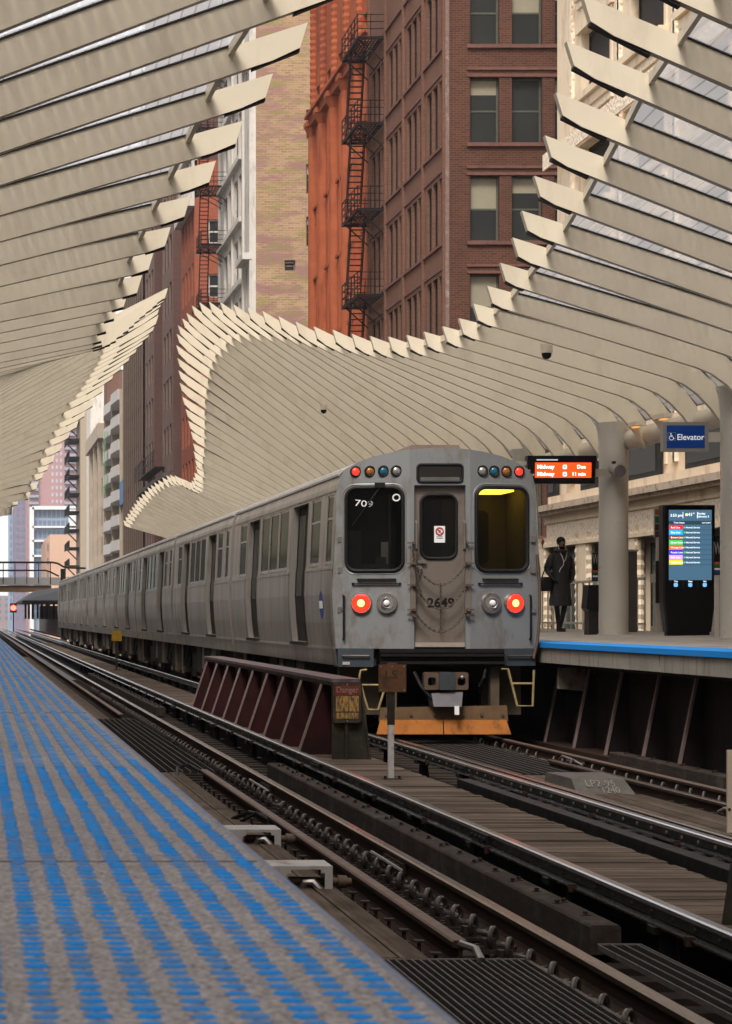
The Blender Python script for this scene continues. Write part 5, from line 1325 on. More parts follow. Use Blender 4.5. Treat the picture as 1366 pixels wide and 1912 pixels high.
def fire_escape(parent, ya, yb, x, z_list, out=1.1, dirn=1, nm='fire_escape'):
    m = MB(); root_ = None
    for i, z in enumerate(z_list):
        m = MB(); xo = x - out
        for k in range(12): yy = ya + (yb - ya) * k / 11; m.bar((xo, yy, z), (x, yy, z), .03, .03)
        for k in range(9): xx = xo + out * k / 8; m.box(xx - .03, xx + .03, ya, yb, z - .02, z + .01)
        m.box(xo - .03, xo + .03, ya, yb, z - .09, z + .03); m.box(xo, x, ya - .03, ya + .03, z - .09, z + .03); m.box(xo, x, yb - .03, yb + .03, z - .09, z + .03)
        fe = m.obj(nm, iron, parent)
        m = MB()
        for hh in (.35, .65, .95): m.bar((xo, ya, z + hh), (xo, yb, z + hh), .035); m.bar((xo, ya, z + hh), (x, ya, z + hh), .035); m.bar((xo, yb, z + hh), (x, yb, z + hh), .035)
        for k in range(6): yy = ya + (yb - ya) * k / 5; m.bar((xo, yy, z), (xo, yy, z + .98), .04)
        for yy in (ya, yb): m.bar((xo + out / 2, yy, z), (xo + out / 2, yy, z + .98), .035)
        m.obj('railing', iron, fe)
        m = MB()
        for yy in (ya + .3, (ya + yb) / 2, yb - .3): m.bar((x, yy, z - .95), (xo + .1, yy, z - .05), .05)
        m.obj('bracket', iron, fe)
        if i + 1 < len(z_list):
            zn = z_list[i + 1]; m = MB(); f0, f1 = (yb - .5, ya + 1.4) if i % 2 == 0 else (ya + 1.0, yb - 1.2)
            f0, f1 = yb - .4, yb - 2.0
            for xx in (xo + .12, xo + .72): m.bar((xx, f0, z), (xx, f1, zn), .05, .09)
            for k in range(1, 15): t_ = k / 15; m.box(xo + .12, xo + .72, lerp(f0, f1, t_) - .1, lerp(f0, f1, t_) + .1, lerp(z, zn, t_) - .015, lerp(z, zn, t_) + .015)
            for xx in (xo + .12, xo + .72): m.bar((xx, f0, z + .9), (xx, f1, zn + .9), .035)
            m.obj('stair', iron, fe)
FEY0, FEY1 = 108.6, 113.2
fire_escape(q, FEY0, FEY1, XB0 - .1, [floors[k] - .25 for k in range(3, 9)])

# --- red terracotta block with tall attached columns
T1 = plain('red_terracotta', (.34, .092, .038), .75, 0, .18, 1.5, col2=(.25, .062, .027), dirt=((.15, .04, .022), 1.2, (1, 1, .2)))
T1d = plain('red_terracotta_dark', (.16, .042, .022), .8, 0, .25, 2)
ya, yb = zof(690) + .02, zof(578)
q = bld('terracotta_building', XB0 + 3, ya, 'bright red terracotta building with tall slender columns beside the fire escape')
fs = Facade('x', XB0 + .25, ya, yb, -6, 46, .22)
nb = 5; bw = (yb - ya) / nb
zcor = E + (1149 - 175) / 38.5
for b_ in range(nb):
    y0 = ya + bw * b_
    for k in range(2):
        for z in floors[2:]:
            fs.h.append((y0 + .55 + k * 1.55, y0 + .55 + k * 1.55 + 1.25, z - .1, z + 2.45))
m = MB(); fs.wall(m); shell(m, XB0 + .25, XB0 + 12, ya, yb, -6, 46, 'y0 y1 x1 top'); m.obj('wall', T1, q)
fs.windows(q, wglass2, frame_dk, .05, True, None)
for b_ in range(nb + 1):
    y = ya + bw * b_ + (.3 if b_ == 0 else -.3 if b_ == nb else 0)
    m = MB(); m.cyl((XB0 + .22, y, -6), (XB0 + .22, y, zcor - .5), .34, 14); m.obj('column', T1, q, smooth=True)
    m = MB(); m.cyl((XB0 + .22, y, zcor - .49), (XB0 + .22, y, zcor), .34, 14, .55); m.box(XB0 - .3, XB0 + .24, y - .5, y + .5, zcor, zcor + .25); m.obj('capital', T1, q)
    m = MB(); rg = []
    for k in range(60):
        z = zcor + .45 + k * .17; rg.append([(XB0 + .22 + (.24 + .022 * (1 if (k % 2) else -1)) * math.cos(t_), y + (.24 + .022 * (1 if (k % 2) else -1)) * math.sin(t_), z) for t_ in np.linspace(0, 6.283, 11)[:-1]])
    m.loft(rg); m.obj('twisted_column', T1, q)
m = MB()
for b_ in range(nb):
    y = ya + bw * b_ + bw / 2 + .0; m.cyl((XB0 + .22, y, -6), (XB0 + .22, y, zcor - .2), .13, 10)
    for dy in (-.9, .9): m.cyl((XB0 + .25, y + dy, -6), (XB0 + .25, y + dy, zcor - .2), .08, 8)
m.each('colonnette', T1, q, smooth=True)
m = MB(); fs.box(m, ya, yb, zcor, zcor + .45, -.35, -.002); fs.box(m, ya, yb, zcor + .45, zcor + .6, -.55, -.002); fs.box(m, ya, yb, zcor + 10.4, zcor + 11, -1.1, -.002); fs.box(m, ya, yb, zcor + 9.6, zcor + 10.398, -.5, -.002)
m.obj('cornice', T1, q)
m = MB()
for b_ in range(nb):
    for k in range(2):
        for z in floors[2:8]:
            y0 = ya + bw * b_ + .5 + k * 1.55
            fs.box(m, y0, y0 + 1.35, z - .95, z - .15, -.06, -.002)
            m.bar(fs.P(y0, z - .1, -.1), fs.P(y0 + 1.35, z - .1, -.1), .14)
m.each('spandrel', T1, q)

# --- tall loft with blank tan side wall and white terracotta street front
TB = brick('tan_brick', (.44, .30, .165), (.27, .165, .09), (.46, .33, .23), .42, .15, stain=(.30, .19, .12), gap=.02, patch=((.27, .14, .135), (.24, .22, .075)))
WT = plain('white_terracotta', (.60, .56, .50), .6, 0, .12, 1.2, dirt=((.32, .28, .24), 1.6, (1, 1, .3)))
ya, yb = zof(470), zof(410)
q = bld('loft_building', XB0 + 4, ya, 'tall loft with blank mottled tan side wall and white street front')
fr = Facade('y', ya, XB0 + .25, XB0 + 14, -6, 62, .3)
s_ = ya / F; sc = 1 / s_
for y_ in (205, 307, 405): fr.h.append((XB0 + 101.5 * s_, XB0 + 105 * s_ + 1.2, E + (1149 - y_ - 55) / sc, E + (1149 - y_) / sc))
fr.h.append(((531 + 50) * s_, (551 + 50) * s_, E + (1149 - 506) / sc, E + (1149 - 486) / sc))
m = MB(); fr.wall(m); shell(m, XB0 + .25, XB0 + 14, ya, yb, -6, 62, 'x1 y1 top'); m.obj('side_wall', TB, q)
fr.windows(q, wglass2, plain('tan_frame', (.2, .15, .1), .7), .08, True, blind_w)
fs = Facade('x', XB0, ya, yb, -6, 62, .25)
zf0 = E + (1149 - 395) / 29; FW = 4.05
for k in range(-5, 7):
    for y in (ya + 5.6, ya + 8.6, ya + 12.6, ya + 15.6):
        fs.h.append((y, y + 2.3, zf0 + k * FW, zf0 + k * FW + 2.9))
for y in (ya + 1.0, ya + 2.6): fs.h.append((y, y + 1.1, E + (1149 - 575) / 29, E + (1149 - 505) / 29)); fs.h.append((y, y + 1.1, E + (1149 - 200) / 29, E + (1149 - 140) / 29))
m = MB(); fs.wall(m); m.face([(XB0, ya, -6), (XB0 + .25, ya, -6), (XB0 + .25, ya, 62), (XB0, ya, 62)]); m.obj('street_wall', WT, q)
fs.windows(q, wglass2, frame_dk, .08, True, None)
m = MB()
for k in range(-4, 8): fs.box(m, ya + 5.2, yb - .2, zf0 + k * FW - .45, zf0 + k * FW - .1, -.3, -.002)
fs.box(m, ya, ya + 4.4, E + (1149 - 500) / 29, E + (1149 - 488) / 29, -.6, -.002); fs.box(m, ya, ya + 4.4, E + (1149 - 125) / 29, E + (1149 - 110) / 29, -.6, -.002)
for y in (ya + .25, ya + 4.6, ya + 11.4, yb - .4): fs.box(m, y - .2, y + .2, -6, 62, -.15, -.002)
m.each('moulding', WT, q)
fire_escape(q, yb - 4.5, yb - .4, XB0, [zf0 + k * FW - .3 for k in range(-2, 7)], out=1.7)

# --- smaller red brick block beyond
RB = brick('orange_brick', (.36, .10, .05), (.28, .075, .04), (.33, .14, .09), .3, .1, stain=(.24, .07, .04))
ya, yb = zof(363), zof(338)
ztop = E + (1149 - 370) / (F / ya)
q = bld('red_building', XB0 + 4, ya, 'small orange red brick building with white cornice behind the loft fire escape')
fr = Facade('y', ya, XB0, XB0 + 14, -6, ztop + 3.0, .25)
for k in range(8):
    z = ztop - 4.3 * k - 3.6
    for x in (XB0 + 1.1, XB0 + 3.2): fr.h.append((x, x + 1.0, z, z + 1.9))
fs = Facade('x', XB0, ya, yb, -6, ztop, .3)
for k in range(9):
    for y in (ya + 1.2, ya + 4.2, ya + 7.2, ya + 10.2): fs.h.append((y, y + 1.5, ztop - 3.9 * k - 3.6, ztop - 3.9 * k - 1.0))
m = MB(); fr.wall(m); fs.wall(m); shell(m, XB0, XB0 + 14, ya, yb, -6, ztop, 'x1 y1 top'); m.obj('wall', RB, q)
fr.windows(q, wglass, plain('white_frame', (.6, .58, .54), .6), .12); fs.windows(q, blind_w, plain('white_frame_street', (.6, .58, .54), .6), .12, child=False)
m = MB(); fs.box(m, ya, yb, ztop, ztop + 3.0, -.25, .2); fs.box(m, ya, yb, ztop - .6, ztop - .002, -.6, -.002); fs.box(m, ya, yb, ztop + 3.0, ztop + 3.6, -.8, .2)
for k in range(8): fs.box(m, ya + .4 + k * 1.7, ya + .9 + k * 1.7, ztop + .1, ztop + 2.9, -.4, -.252)
m.obj('cornice', WT, q)
# --- brown brick tower in two wings
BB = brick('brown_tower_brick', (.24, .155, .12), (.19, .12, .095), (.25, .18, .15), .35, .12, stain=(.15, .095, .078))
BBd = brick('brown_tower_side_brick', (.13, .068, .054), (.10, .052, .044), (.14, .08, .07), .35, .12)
ya = zof(323); yb = zof(303); yc = zof(288); yd = zof(270.5)
q = bld('brown_tower', XB0 + 4, ya, 'tall brown brick tower with a dark light court between two wings')
m2 = MB()
for n_, (y0, y1) in enumerate(((ya, yb), (yc, yd))):
    fs = Facade('x', XB0, y0, y1, -6, 75, .18); L = y1 - y0
    for k in range(16):
        z = E + 6 + k * 4.2
        for u in (.14, .42, .70): fs.h.append((y0 + L * u, y0 + L * u + 2.3, z, z + 2.6))
    m = MB(); fs.wall(m); m.obj('wall', BB, q); fs.windows(q, wglass2, frame_dk, .1, True, None, child=False)
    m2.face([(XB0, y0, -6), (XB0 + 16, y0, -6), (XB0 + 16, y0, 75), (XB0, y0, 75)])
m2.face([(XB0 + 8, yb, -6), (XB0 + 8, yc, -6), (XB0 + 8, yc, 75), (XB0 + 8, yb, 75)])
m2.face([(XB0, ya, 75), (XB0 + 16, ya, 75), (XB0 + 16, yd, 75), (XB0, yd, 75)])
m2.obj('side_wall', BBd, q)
m = MB(); zb = E + (1149 - 905) / (F / yb); m.box(XB0 - .9, XB0 - .01, ya, yd, zb, zb + .4); m.box(XB0 - .5, XB0 - .01, ya, yd, zb - 1.0, zb - .003); m.obj('cornice', plain('dark_cornice', (.10, .085, .075), .8), q)
m = MB(); zc = zb + 1.4
m.box(XB0 - 1.0, XB0 - .01, yb - 3, yd - 4, zc, zc + .12)
for k in range(14): m.bar((XB0 - 1.0, yb - 3 + k * 2.2, zc), (XB0 - 1.0, yb - 3 + k * 2.2, zc + 1.6), .06)
for h_ in (.8, 1.6): m.bar((XB0 - 1.0, yb - 3, zc + h_), (XB0 - 1.0, yd - 4, zc + h_), .06)
m.obj('fire_balcony', iron, q)
# --- black tower with thin mullions
ya, yb = yd + .05, zof(236)
q = bld('black_tower', XB0 + 4, ya, 'slim black tower with thin vertical metal fins')
m = MB(); shell(m, XB0 - .2, XB0 + 16, ya, yb, -6, E + (1149 - 545) / (F / yb)); m.obj('wall', plain('black_curtain_wall', (.005, .0045, .006), .9, 0, .4, .4, spec=.0), q)
nf = 9
for k in range(nf + 1):
    y = ya + (yb - ya) * k / nf; m = MB(); m.box(XB0 - .38, XB0 - .203, y - .06, y + .06, -6, E + (1149 - 545) / (F / yb)); m.obj('fin', plain('bronze_fin', (.15, .105, .08), .6, .1) if 'bronze_fin' not in bpy.data.materials else bpy.data.materials['bronze_fin'], q)
m = MB()
for k in range(16): z = 4 + k * 3.8; m.box(XB0 - .24, XB0 - .202, ya, yb, z, z + .5)
m.each('floor_band', plain('floor_band_dark', (.02, .017, .018), .9, spec=.05), q)
# --- parking tower with white balcony fronts
ya, ym, yb = yb + .05, zof(228), zof(200)
ztop = E + (1149 - 695) / (F / ym)
q = bld('parking_tower', XB0 + 4, ya, 'pale tower with rows of white jutting balconies and dark openings')
m = MB(); shell(m, XB0, XB0 + 14, ya, ym, -6, ztop); m.obj('end_wall', MAT['tan_concrete'], q)
m = MB(); shell(m, XB0 + 1.2, XB0 + 14, ym + .02, yb, -6, ztop - 2, 'x0 y1 top'); m.obj('recess_wall', plain('recess_brown', (.16, .12, .09), .85, 0, .2, .6), q)
wb = plain('white_balcony', (.50, .46, .43), .6, 0, .08)
for k in range(12):
    z = ztop - 3.2 - k * 2.95
    m = MB()
    for a_ in range(2):
        y0 = ym + (yb - ym) * a_ / 2 + .2; y1 = ym + (yb - ym) * (a_ + 1) / 2 - .2
        m.prism([(XB0 - .5, y0), (XB0 - .9, (y0 + y1) / 2), (XB0 - .5, y1), (XB0 + 1.2, y1), (XB0 + 1.2, y0)], 2, z, z + 1.25)
    m.obj('balcony', wb, q)
m = MB()
for a_ in range(3): y = ym + (yb - ym) * a_ / 2; m.box(XB0 - .3, XB0 + 1.2, y - .3, y + .3, -6, ztop - 2)
m.each('pier', MAT['tan_concrete'], q)
zs0 = E + (1149 - 945) / (F / ym)
m = MB(); m.box(XB0 - .35, XB0 - .1, ya + 1, ym - .5, zs0, zs0 + 2.7)
tag(m.obj('hanging_sign', plain('blue_hanging_sign', (.06, .17, .36), .6), None, (XB0, ya + 1, zs0)), 'blank blue sign on the strip between black tower and white balconies', 'sign')
for k, zz in enumerate((882, 925, 845)):
    m = MB(); z = E + (1149 - zz) / (F / (yb - 9)); m.box(XB0 - 1.0, XB0 - .95, yb - 14, yb - 12.6, z, z + 2.4)
    tag(m.obj('banner', plain('green_banner%d' % k, (.02, .38, .10), .6), None, (XB0, yb - 14, z)), ('green vertical banner on the white balconies, middle one', 'green vertical banner on the white balconies, lowest one', 'green vertical banner on the white balconies, topmost one')[k], 'banner')
# --- narrow old fronts farther on
def narrow(name, p0, p1, y_top, mat, label, wins=0, trim=None, dx=0.):
    ya, yb = zof(p0), zof(p1); zt = E + (1149 - y_top) / (F / ya)
    q = bld(name, XB0 + 4, ya, label); fs = Facade('x', XB0 + dx, ya, yb, -6, zt, .35)
    if wins:
        k = 0; L = (yb - ya)
        for z in np.arange(2, zt - 4, 4.0):
            for j_ in range(wins): u = ya + L * (j_ + .3) / wins; fs.h.append((u, u + L * .35 / wins, z, z + 2.4))
    m = MB(); fs.wall(m); shell(m, XB0 + dx, XB0 + 14, ya, yb, -6, zt, 'y0 x1 y1 top'); m.obj('wall', mat, q)
    if wins: fs.h = fs.h[:96]; fs.windows(q, wglass2, frame_dk, .15, False, None, child=False)
    if trim:
        m = MB()
        for j_ in range(trim): y = ya + (yb - ya) * (j_ + .5) / trim; fs.box(m, y - .9, y + .9, -6, zt - 1, -.5, -.002)
        fs.box(m, ya, yb, zt - 2, zt, -.8, -.002); m.each('pier', MAT['tan_concrete'], q)
    return q
narrow('narrow_building', 200, 194, 690, brick('dull_red_brick', (.20, .10, .075), (.16, .08, .06), (.22, .15, .12)), 'narrow brown brick strip beside the white balconies')
narrow('ornate_building', 193.8, 169, 790, plain('tan_stone', (.44, .34, .26), .85, 0, .2, .5, dirt=((.28, .20, .15), .6)), 'tan ornate stone front with fluted piers far down the street', 3, 3)
narrow('white_building', 168.8, 161.5, 720, WT, 'slim white glazed front far down the street')
narrow('beige_building', 161.3, 150, 760, plain('beige_wall', (.52, .40, .27), .8, 0, .08, .5), 'plain beige wall far down the street')
q = narrow('tan_building', 149.8, 142, 760, plain('dark_tan', (.26, .20, .15), .85, 0, .15, .5), 'farthest tan wall with iron balconies at the street end')  # one darker tan over the whole wall
ya, yb = zof(149.8), zof(142)
for k in range(13):
    z = E + 8 + k * 2.95 if False else E + (1149 - 1092 + k * 34) / (F / ya)
    m = MB(); m.box(XB0 - 1.7, XB0 - .01, ya + 3, yb - 3, z, z + .3)
    for j_ in range(6): m.bar((XB0 - 1.7, ya + 3 + j_ * 4, z), (XB0 - 1.7, ya + 3 + j_ * 4, z + 1.3), .15)
    m.bar((XB0 - 1.7, ya + 3, z + 1.3), (XB0 - 1.7, yb - 3, z + 1.3), .15); m.bar((XB0, yb - 4, z - 1.6), (XB0 - 1.6, yb - 4, z), .2); m.obj('iron_balcony', iron, q)

# --- cream terracotta office block on the near corner
CT = plain('cream_terracotta', (.72, .58, .415), .6, 0, .08, 1.2, dirt=((.45, .33, .22), 1.4, (1, 1, .4)), fine=14)
def ornament_mat():
    s = Nodes('ornamental_terracotta'); s.set(.6)
    v = s.add('ShaderNodeTexVoronoi'); v.inputs['Scale'].default_value = 7; s.link(s.pos((1, 1.5, 1)), v.inputs['Vector'])
    n = s.noise(16, None, 4, .7)
    c = s.mix(s.ramp(s.math('ADD', v.outputs['Distance'], s.math('MULTIPLY', n, .4)), [(.25, (0, 0, 0)), (.62, (1, 1, 1))]), (.40, .28, .18), (.82, .69, .52))
    s.link(c, s.p.inputs['Base Color']); s.bump(v.outputs['Distance'], .6, .06); return s.m
ORN = ornament_mat()
x1 = 18.3; ya, yb = 40.0, x1 * F / 1090
q = bld('cream_building', 20, ya, 'cream terracotta office building with carved bands beyond the right platform')
fs = Facade('x', x1, ya, yb, E + 3.6, 44, .3)
FLc = 3.44; bays = [77.6 - 5.75 * k for k in range(6)]
for k in range(9):
    z = E + 15.55 + FLc * (k - 3)
    for b_ in bays: fs.h.append((b_ - 4.1, b_ - .5, z, z + 1.95)) if z > E + 4 else None
m = MB(); fs.wall(m); shell(m, x1, x1 + 12, ya, yb, E + 3.6, 44, 'y1 y0 x1 top'); m.obj('wall', CT, q)
fs.windows(q, wglass2, frame_dk, .12, False, None)
m = MB()
for k in range(10):
    z = E + 15.55 + FLc * (k - 3)
    if z < E + 4: continue
    for b_ in bays:
        fs.box(m, b_ - 4.5, b_ - .1, z - .22, z - .02, -.28, -.002); fs.box(m, b_ - 4.4, b_ - .2, z - .5, z - .222, -.16, -.002); fs.box(m, b_ - 4.5, b_ - .1, z + 1.97, z + 2.2, -.1, -.002)
m.each('sill_cornice', CT, q)
m = MB()
for k in range(9):
    z = E + 15.55 + FLc * (k - 3)
    if z < E + 4: continue
    for b_ in bays: fs.box(m, b_ - 4.45, b_ - .15, z - .72, z - .502, -.08, -.002)
for b_ in bays:
    for u in (b_ + .45, b_ - 5.2): fs.box(m, u - .12, u + .12, E + 4, 44, -.10, -.002)
m.each('carved_band', ORN, q)
m = MB()
for b_ in bays: fs.box(m, b_ + .60, b_ + .9, E + 4, 44, -.06, -.002); fs.box(m, b_ - 4.35, b_ - 4.15, E + 4, 44, -.05, -.002)
for k in range(6):
    for b_ in bays:
        z = E + 15.55 + FLc * (k - 3); u = b_ - 2.3; fs.box(m, u - .07, u + .07, z, z + 1.95, .3, .5)
m.each('pilaster', CT, q)
m = MB()
for k, z in enumerate((E + 21.7, E + 14.0)):
    fs.box(m, ya, yb + .5, z, z + .5, -.9 if k == 0 else -.35, -.3)
fs.box(m, ya, yb + .6, E + 18.6, E + 18.85, -.6, -.29) if False else None
m.obj('main_cornice', ORN, q)
# lower storeys with the rounded corner
xl = XB0; yl = xl * F / (1003 + 50)
m = MB()
def band(m, z0, z1, d0, r=1.4, y1=None):
    y1 = y1 or yl; P = [(xl - d0, ya)]
    P += [(xl - d0 + (r + d0) * (1 - math.cos(t_)), y1 - r + (r + d0) * math.sin(t_)) for t_ in np.linspace(0, math.pi / 2, 9)]
    P += [(xl + 9, y1 + d0), (xl + 9, ya)]
    m.prism(P, 2, z0, z1)
band(m, E + 2.78, E + 3.02, .06); band(m, E + 3.3, E + 3.6, -.04); m.obj('fascia_band', CT, q)
m = MB(); band(m, E + 3.02, E + 3.12, .30); band(m, E + 3.12, E + 3.30, .42); m.obj('cornice', plain('sooty_cornice', (.48, .38, .28), .7, 0, .15, 2, dirt=((.10, .075, .06), 4)), q)
m = MB(); band(m, E + 2.16, E + 2.78, .0); m.obj('frieze', ORN, q)
m = MB(); band(m, E + 2.06, E + 2.16, .10); m.obj('lintel', CT, q)
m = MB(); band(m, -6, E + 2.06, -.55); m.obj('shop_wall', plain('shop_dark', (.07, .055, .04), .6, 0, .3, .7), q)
piers = [83650 / (p_ + 50) for p_ in (1010, 1088, 1178, 1290, 1420)]
for y in piers:
    m = MB(); m.box(xl - .06, xl + .55, y - .55, y + .55, -6, E + 2.06); pr = m.obj('pier', CT, q)
    for dy in (-.68, .68):
        m = MB(); rg = []
        for k in range(40): z = -1 + k * .13; rr = .12 + (.02 if k % 2 else -.02); rg.append([(xl + .05 + rr * math.cos(t_), y + dy + rr * math.sin(t_), z) for t_ in np.linspace(0, 6.283, 9)[:-1]])
        m.loft(rg); m.obj('twisted_shaft', CT, pr)
for y0, y1 in zip(piers[1:], piers):
    m = MB(); m.box(xl + .30, xl + .34, y0 + .8, y1 - .8, E - .6, E + 1.9); w = m.obj('window', frame_dk, q)
    for k in range(2):
        u0 = y0 + .95 + k * (y1 - y0 - 1.9) / 2; u1 = u0 + (y1 - y0 - 1.9) / 2 - .15
        m = MB(); m.box(xl + .27, xl + .295, u0, u1, E - .4, E + 1.8); m.obj('pane', plain('shop_glass', (.05, .085, .075), .12, 0, .3, .7) if 'shop_glass' not in bpy.data.materials else bpy.data.materials['shop_glass'], w)
# upper bay windows just above the rounded cornice
for k, (pa, pb) in enumerate(((1030, 1046), (1093, 1120), (1178, 1240), (1290, 1366))):
    y0, y1 = 83650 / (pb + 50) * x1 / XB0, 83650 / (pa + 50) * x1 / XB0
    m = MB(); m.box(x1 - .16, x1 - .06, y0, y1, E + 3.7, E + 6.2); w = m.obj('window', frame_dk, q)
    m = MB(); m.box(x1 - .185, x1 - .163, y0 + .25, y1 - .25, E + 3.85, E + 6.0); m.obj('pane', wglass, w)

# ---------------------------------------------------------------- far end of the street
PK = plain('pink_tower_wall', (.40, .23, .22), .8, 0, .08, .05)
def tower(p0, p1, y_top, Z, mat, label, dep=40, name='tower', rows=(0, 0), grid=None, balc=None, y_bot=1160):
    x0, zt = px(p0, y_top, Z); x1_, _ = px(p1, 0, Z); q = thing(name, ((x0 + x1_) / 2, Z, -6), label, 'building')
    m = MB(); m.box(x0, x1_, Z, Z + dep, -6, zt); m.obj('wall', mat, q)
    nx, nz = rows
    if nx:
        gl, fw, fh, u0, u1 = grid; W = (x1_ - x0)
        z0 = E + (1149 - y_bot) * Z / F
        for i in range(nx):
            m = MB()
            for k in range(nz):
                cx = x0 + W * (u0 + (u1 - u0) * (i + .5) / nx); cz = z0 + (zt - z0) * (k + .5) / nz
                w_ = W * (u1 - u0) / nx * fw / 2; h_ = (zt - z0) / nz * fh / 2; m.box(cx - w_, cx + w_, Z - .15, Z - .02, cz - h_, cz + h_)
            m.each('window', gl, q, most=99 // nx if nx * nz > 99 else 100)
    for (ua, ub) in balc or ():
        z0 = E + (1149 - y_bot) * Z / F; m = MB(); W = x1_ - x0
        for k in range(nz): cz = z0 + (zt - z0) * (k + .5) / nz; m.box(x0 + W * ua, x0 + W * ub, Z - 2, Z - .2, cz - 1.1, cz - .2)
        m.each('balcony', plain('balcony_grey', (.30, .30, .36), .7) if 'balcony_grey' not in bpy.data.materials else bpy.data.materials['balcony_grey'], q)
    return q
gw = plain('pale_window', (.42, .44, .50), .3, 0, .2, .03); gd = plain('blue_window', (.13, .17, .25), .2, 0, .2, .03)
tower(52, 152, 700, 900, PK, 'distant pink apartment tower with balconies at the street end', rows=(3, 36), grid=(gw, .45, .5, .42, .66), balc=((.02, .2), (.68, .92)))
tower(27, 60, 905, 980, plain('mauve_wall', (.22, .18, .24), .8), 'distant mauve tower left of the pink one', rows=(3, 20), grid=(gd, .5, .5, .05, .95))
tower(17, 30, 950, 1100, plain('blue_glass_wall', (.20, .29, .40), .3), 'slim blue glass tower farthest left', rows=(2, 14), grid=(gd, .6, .6, .05, .95))
qq = tower(60, 141, 950, 780, plain('glass_block', (.24, .29, .36), .25, 0, .15, .05), 'glass block with white frame in front of the pink tower', rows=(9, 11), grid=(gd, .72, .7, .03, .97))
m = MB(); x0, zt = px(60, 950, 780); x1_, zb_ = px(141, 1075, 780)
m.box(x0 - .8, x0 + .5, 778, 779.8, -6, zt + .5); m.box(x0, x1_, 778, 779.8, zt - .3, zt + .8); m.box(x1_ - 2.2, x1_, 778, 779.8, zt - 6.2, zt)
for yy in (986, 1012, 1040): z = px(0, yy, 780)[1]; m.box(x0, x1_, 778, 779.8, z, z + .6)
m.obj('white_frame', plain('white_frame_far', (.68, .68, .68), .6), qq)
tower(93, 146, 998, 640, plain('peach_wall', (.56, .36, .25), .8, 0, .1, .1), 'low peach coloured block in front of the glass building', dep=60)
tower(85, 93, 1010, 645, plain('peach_side', (.44, .27, .18), .8), 'ochre flank beside the low peach block', dep=40, rows=(1, 6), grid=(gd, .4, .5, .1, .9))
tower(-60, 46, 1112, 1300, plain('far_brick', (.30, .22, .22), .8), 'far low brick block behind the signal light', rows=(8, 4), grid=(gd, .5, .5, .02, .98))
tower(40, 140, 1105, 1250, plain('far_grey_wall', (.30, .27, .30), .8), 'far greyish block behind the distant station', rows=(8, 4), grid=(gd, .5, .5, .02, .98))

# footbridge over the tracks
Z = 300; s_ = Z / F
q = thing('footbridge', (5, Z, 4), 'grey footbridge with curved railing crossing above the tracks far away', 'footbridge')
def fp(p_, y_): return ((p_ + 50) * s_, Z, E + (1149 - y_) * s_)
m = MB(); a_, b_ = fp(-80, 1092), fp(118, 1078); m.box(a_[0], b_[0], Z, Z + 3, a_[2], b_[2]); m.obj('deck_panel', plain('bridge_grey', (.36, .35, .33), .7), q)
m = MB(); a_, b_ = fp(-80, 1105), fp(96, 1093); m.box(a_[0], b_[0], Z + .3, Z + 2.7, a_[2], b_[2]); m.obj('girder', plain('bridge_rust', (.22, .13, .07), .8, 0, .4, .5), q)
m = MB(); m.tube([fp(-80, 1050), fp(98, 1050), fp(108, 1052), fp(118, 1058), fp(128, 1060), fp(160, 1061)], .13, 6); m.tube([fp(-80, 1065), fp(85, 1065), fp(92, 1067), fp(110, 1076)], .11, 6)
for p_ in range(-60, 115, 22): m.bar(fp(p_, 1090), fp(p_, 1051), .10)
m.obj('railing', iron, q)
for p_, lb in ((-70, 'p'), (118, 'r')):
    m = MB(); a_ = fp(p_, 1062); m.box(a_[0] - .3, a_[0] + .3, Z, Z + .6, -6, a_[2]); m.obj('post', iron, q)
# distant station
Z = 260; s_ = Z / F
q = thing('station_shelter', (9.6, Z, PZ), 'dark hipped station shelter on the distant platform beside the train tail', 'shelter')
def gp(p_, y_, dz=0): return ((p_ + 50) * s_, Z + dz, E + (1149 - y_) * s_)
m = MB()
A = [gp(42, 1121), gp(170, 1121), gp(170, 1121, 40), gp(42, 1121, 40)]; B = [gp(72, 1101, 4), gp(150, 1092, 4), gp(150, 1092, 36), gp(72, 1101, 36)]
m.hexa([(x, y, z - .25) for x, y, z in A] + A); m.obj('eave', iron, q)
m = MB(); m.hexa([(x, y, z + .002) for x, y, z in A] + B); m.obj('roof', plain('shelter_roof', (.07, .075, .085), .6), q)
m = MB()
for p_ in (62, 88, 112):
    for d_ in (2, 20, 38): a_ = gp(p_, 1121, d_); m.box(a_[0] - .12, a_[0] + .12, a_[1] - .12, a_[1] + .12, PZ, a_[2] - .251)
m.obj('post', iron, q)
m = MB(); a_ = gp(84, 1152, 22); b_ = gp(170, 1124, 22); m.box(a_[0], b_[0], a_[1], a_[1] + .3, PZ, b_[2] - .3); m.obj('back_wall', plain('shelter_wall', (.09, .075, .055), .8), q)
m = MB(); x0 = gp(44, 0)[0]; m.box(x0 + 3.4, 14, Z - 25, Z + 70, PZ - 1.6, PZ); dp = structure(m.obj('platform', plain('far_platform', (.13, .105, .085), .9))); dp['label'] = 'distant station platform'
x, _, z = gp(49, 1129); q = thing('station_lamp', (8.6, 250, PZ), 'small yellow box on the distant platform', 'lamp')
m = MB(); m.box(8.5, 8.56, 250, 250.1, PZ, z - .3); m.obj('post', iron, q); m = MB(); m.box(8.35, 8.7, 249.9, 250.2, z - .3, z + .3); m.obj('box', plain('yellow_box', (.6, .5, .02), .5), q)
m = MB(); m.ball((9.35, 245, PZ + .95), .32, .32, .7); tag(m.obj('platform_marker', plain('orange_tarp', (.7, .28, .03), .6), None, (9.35, 245, PZ)), 'orange bundle on the distant platform by the train tail', 'marker')
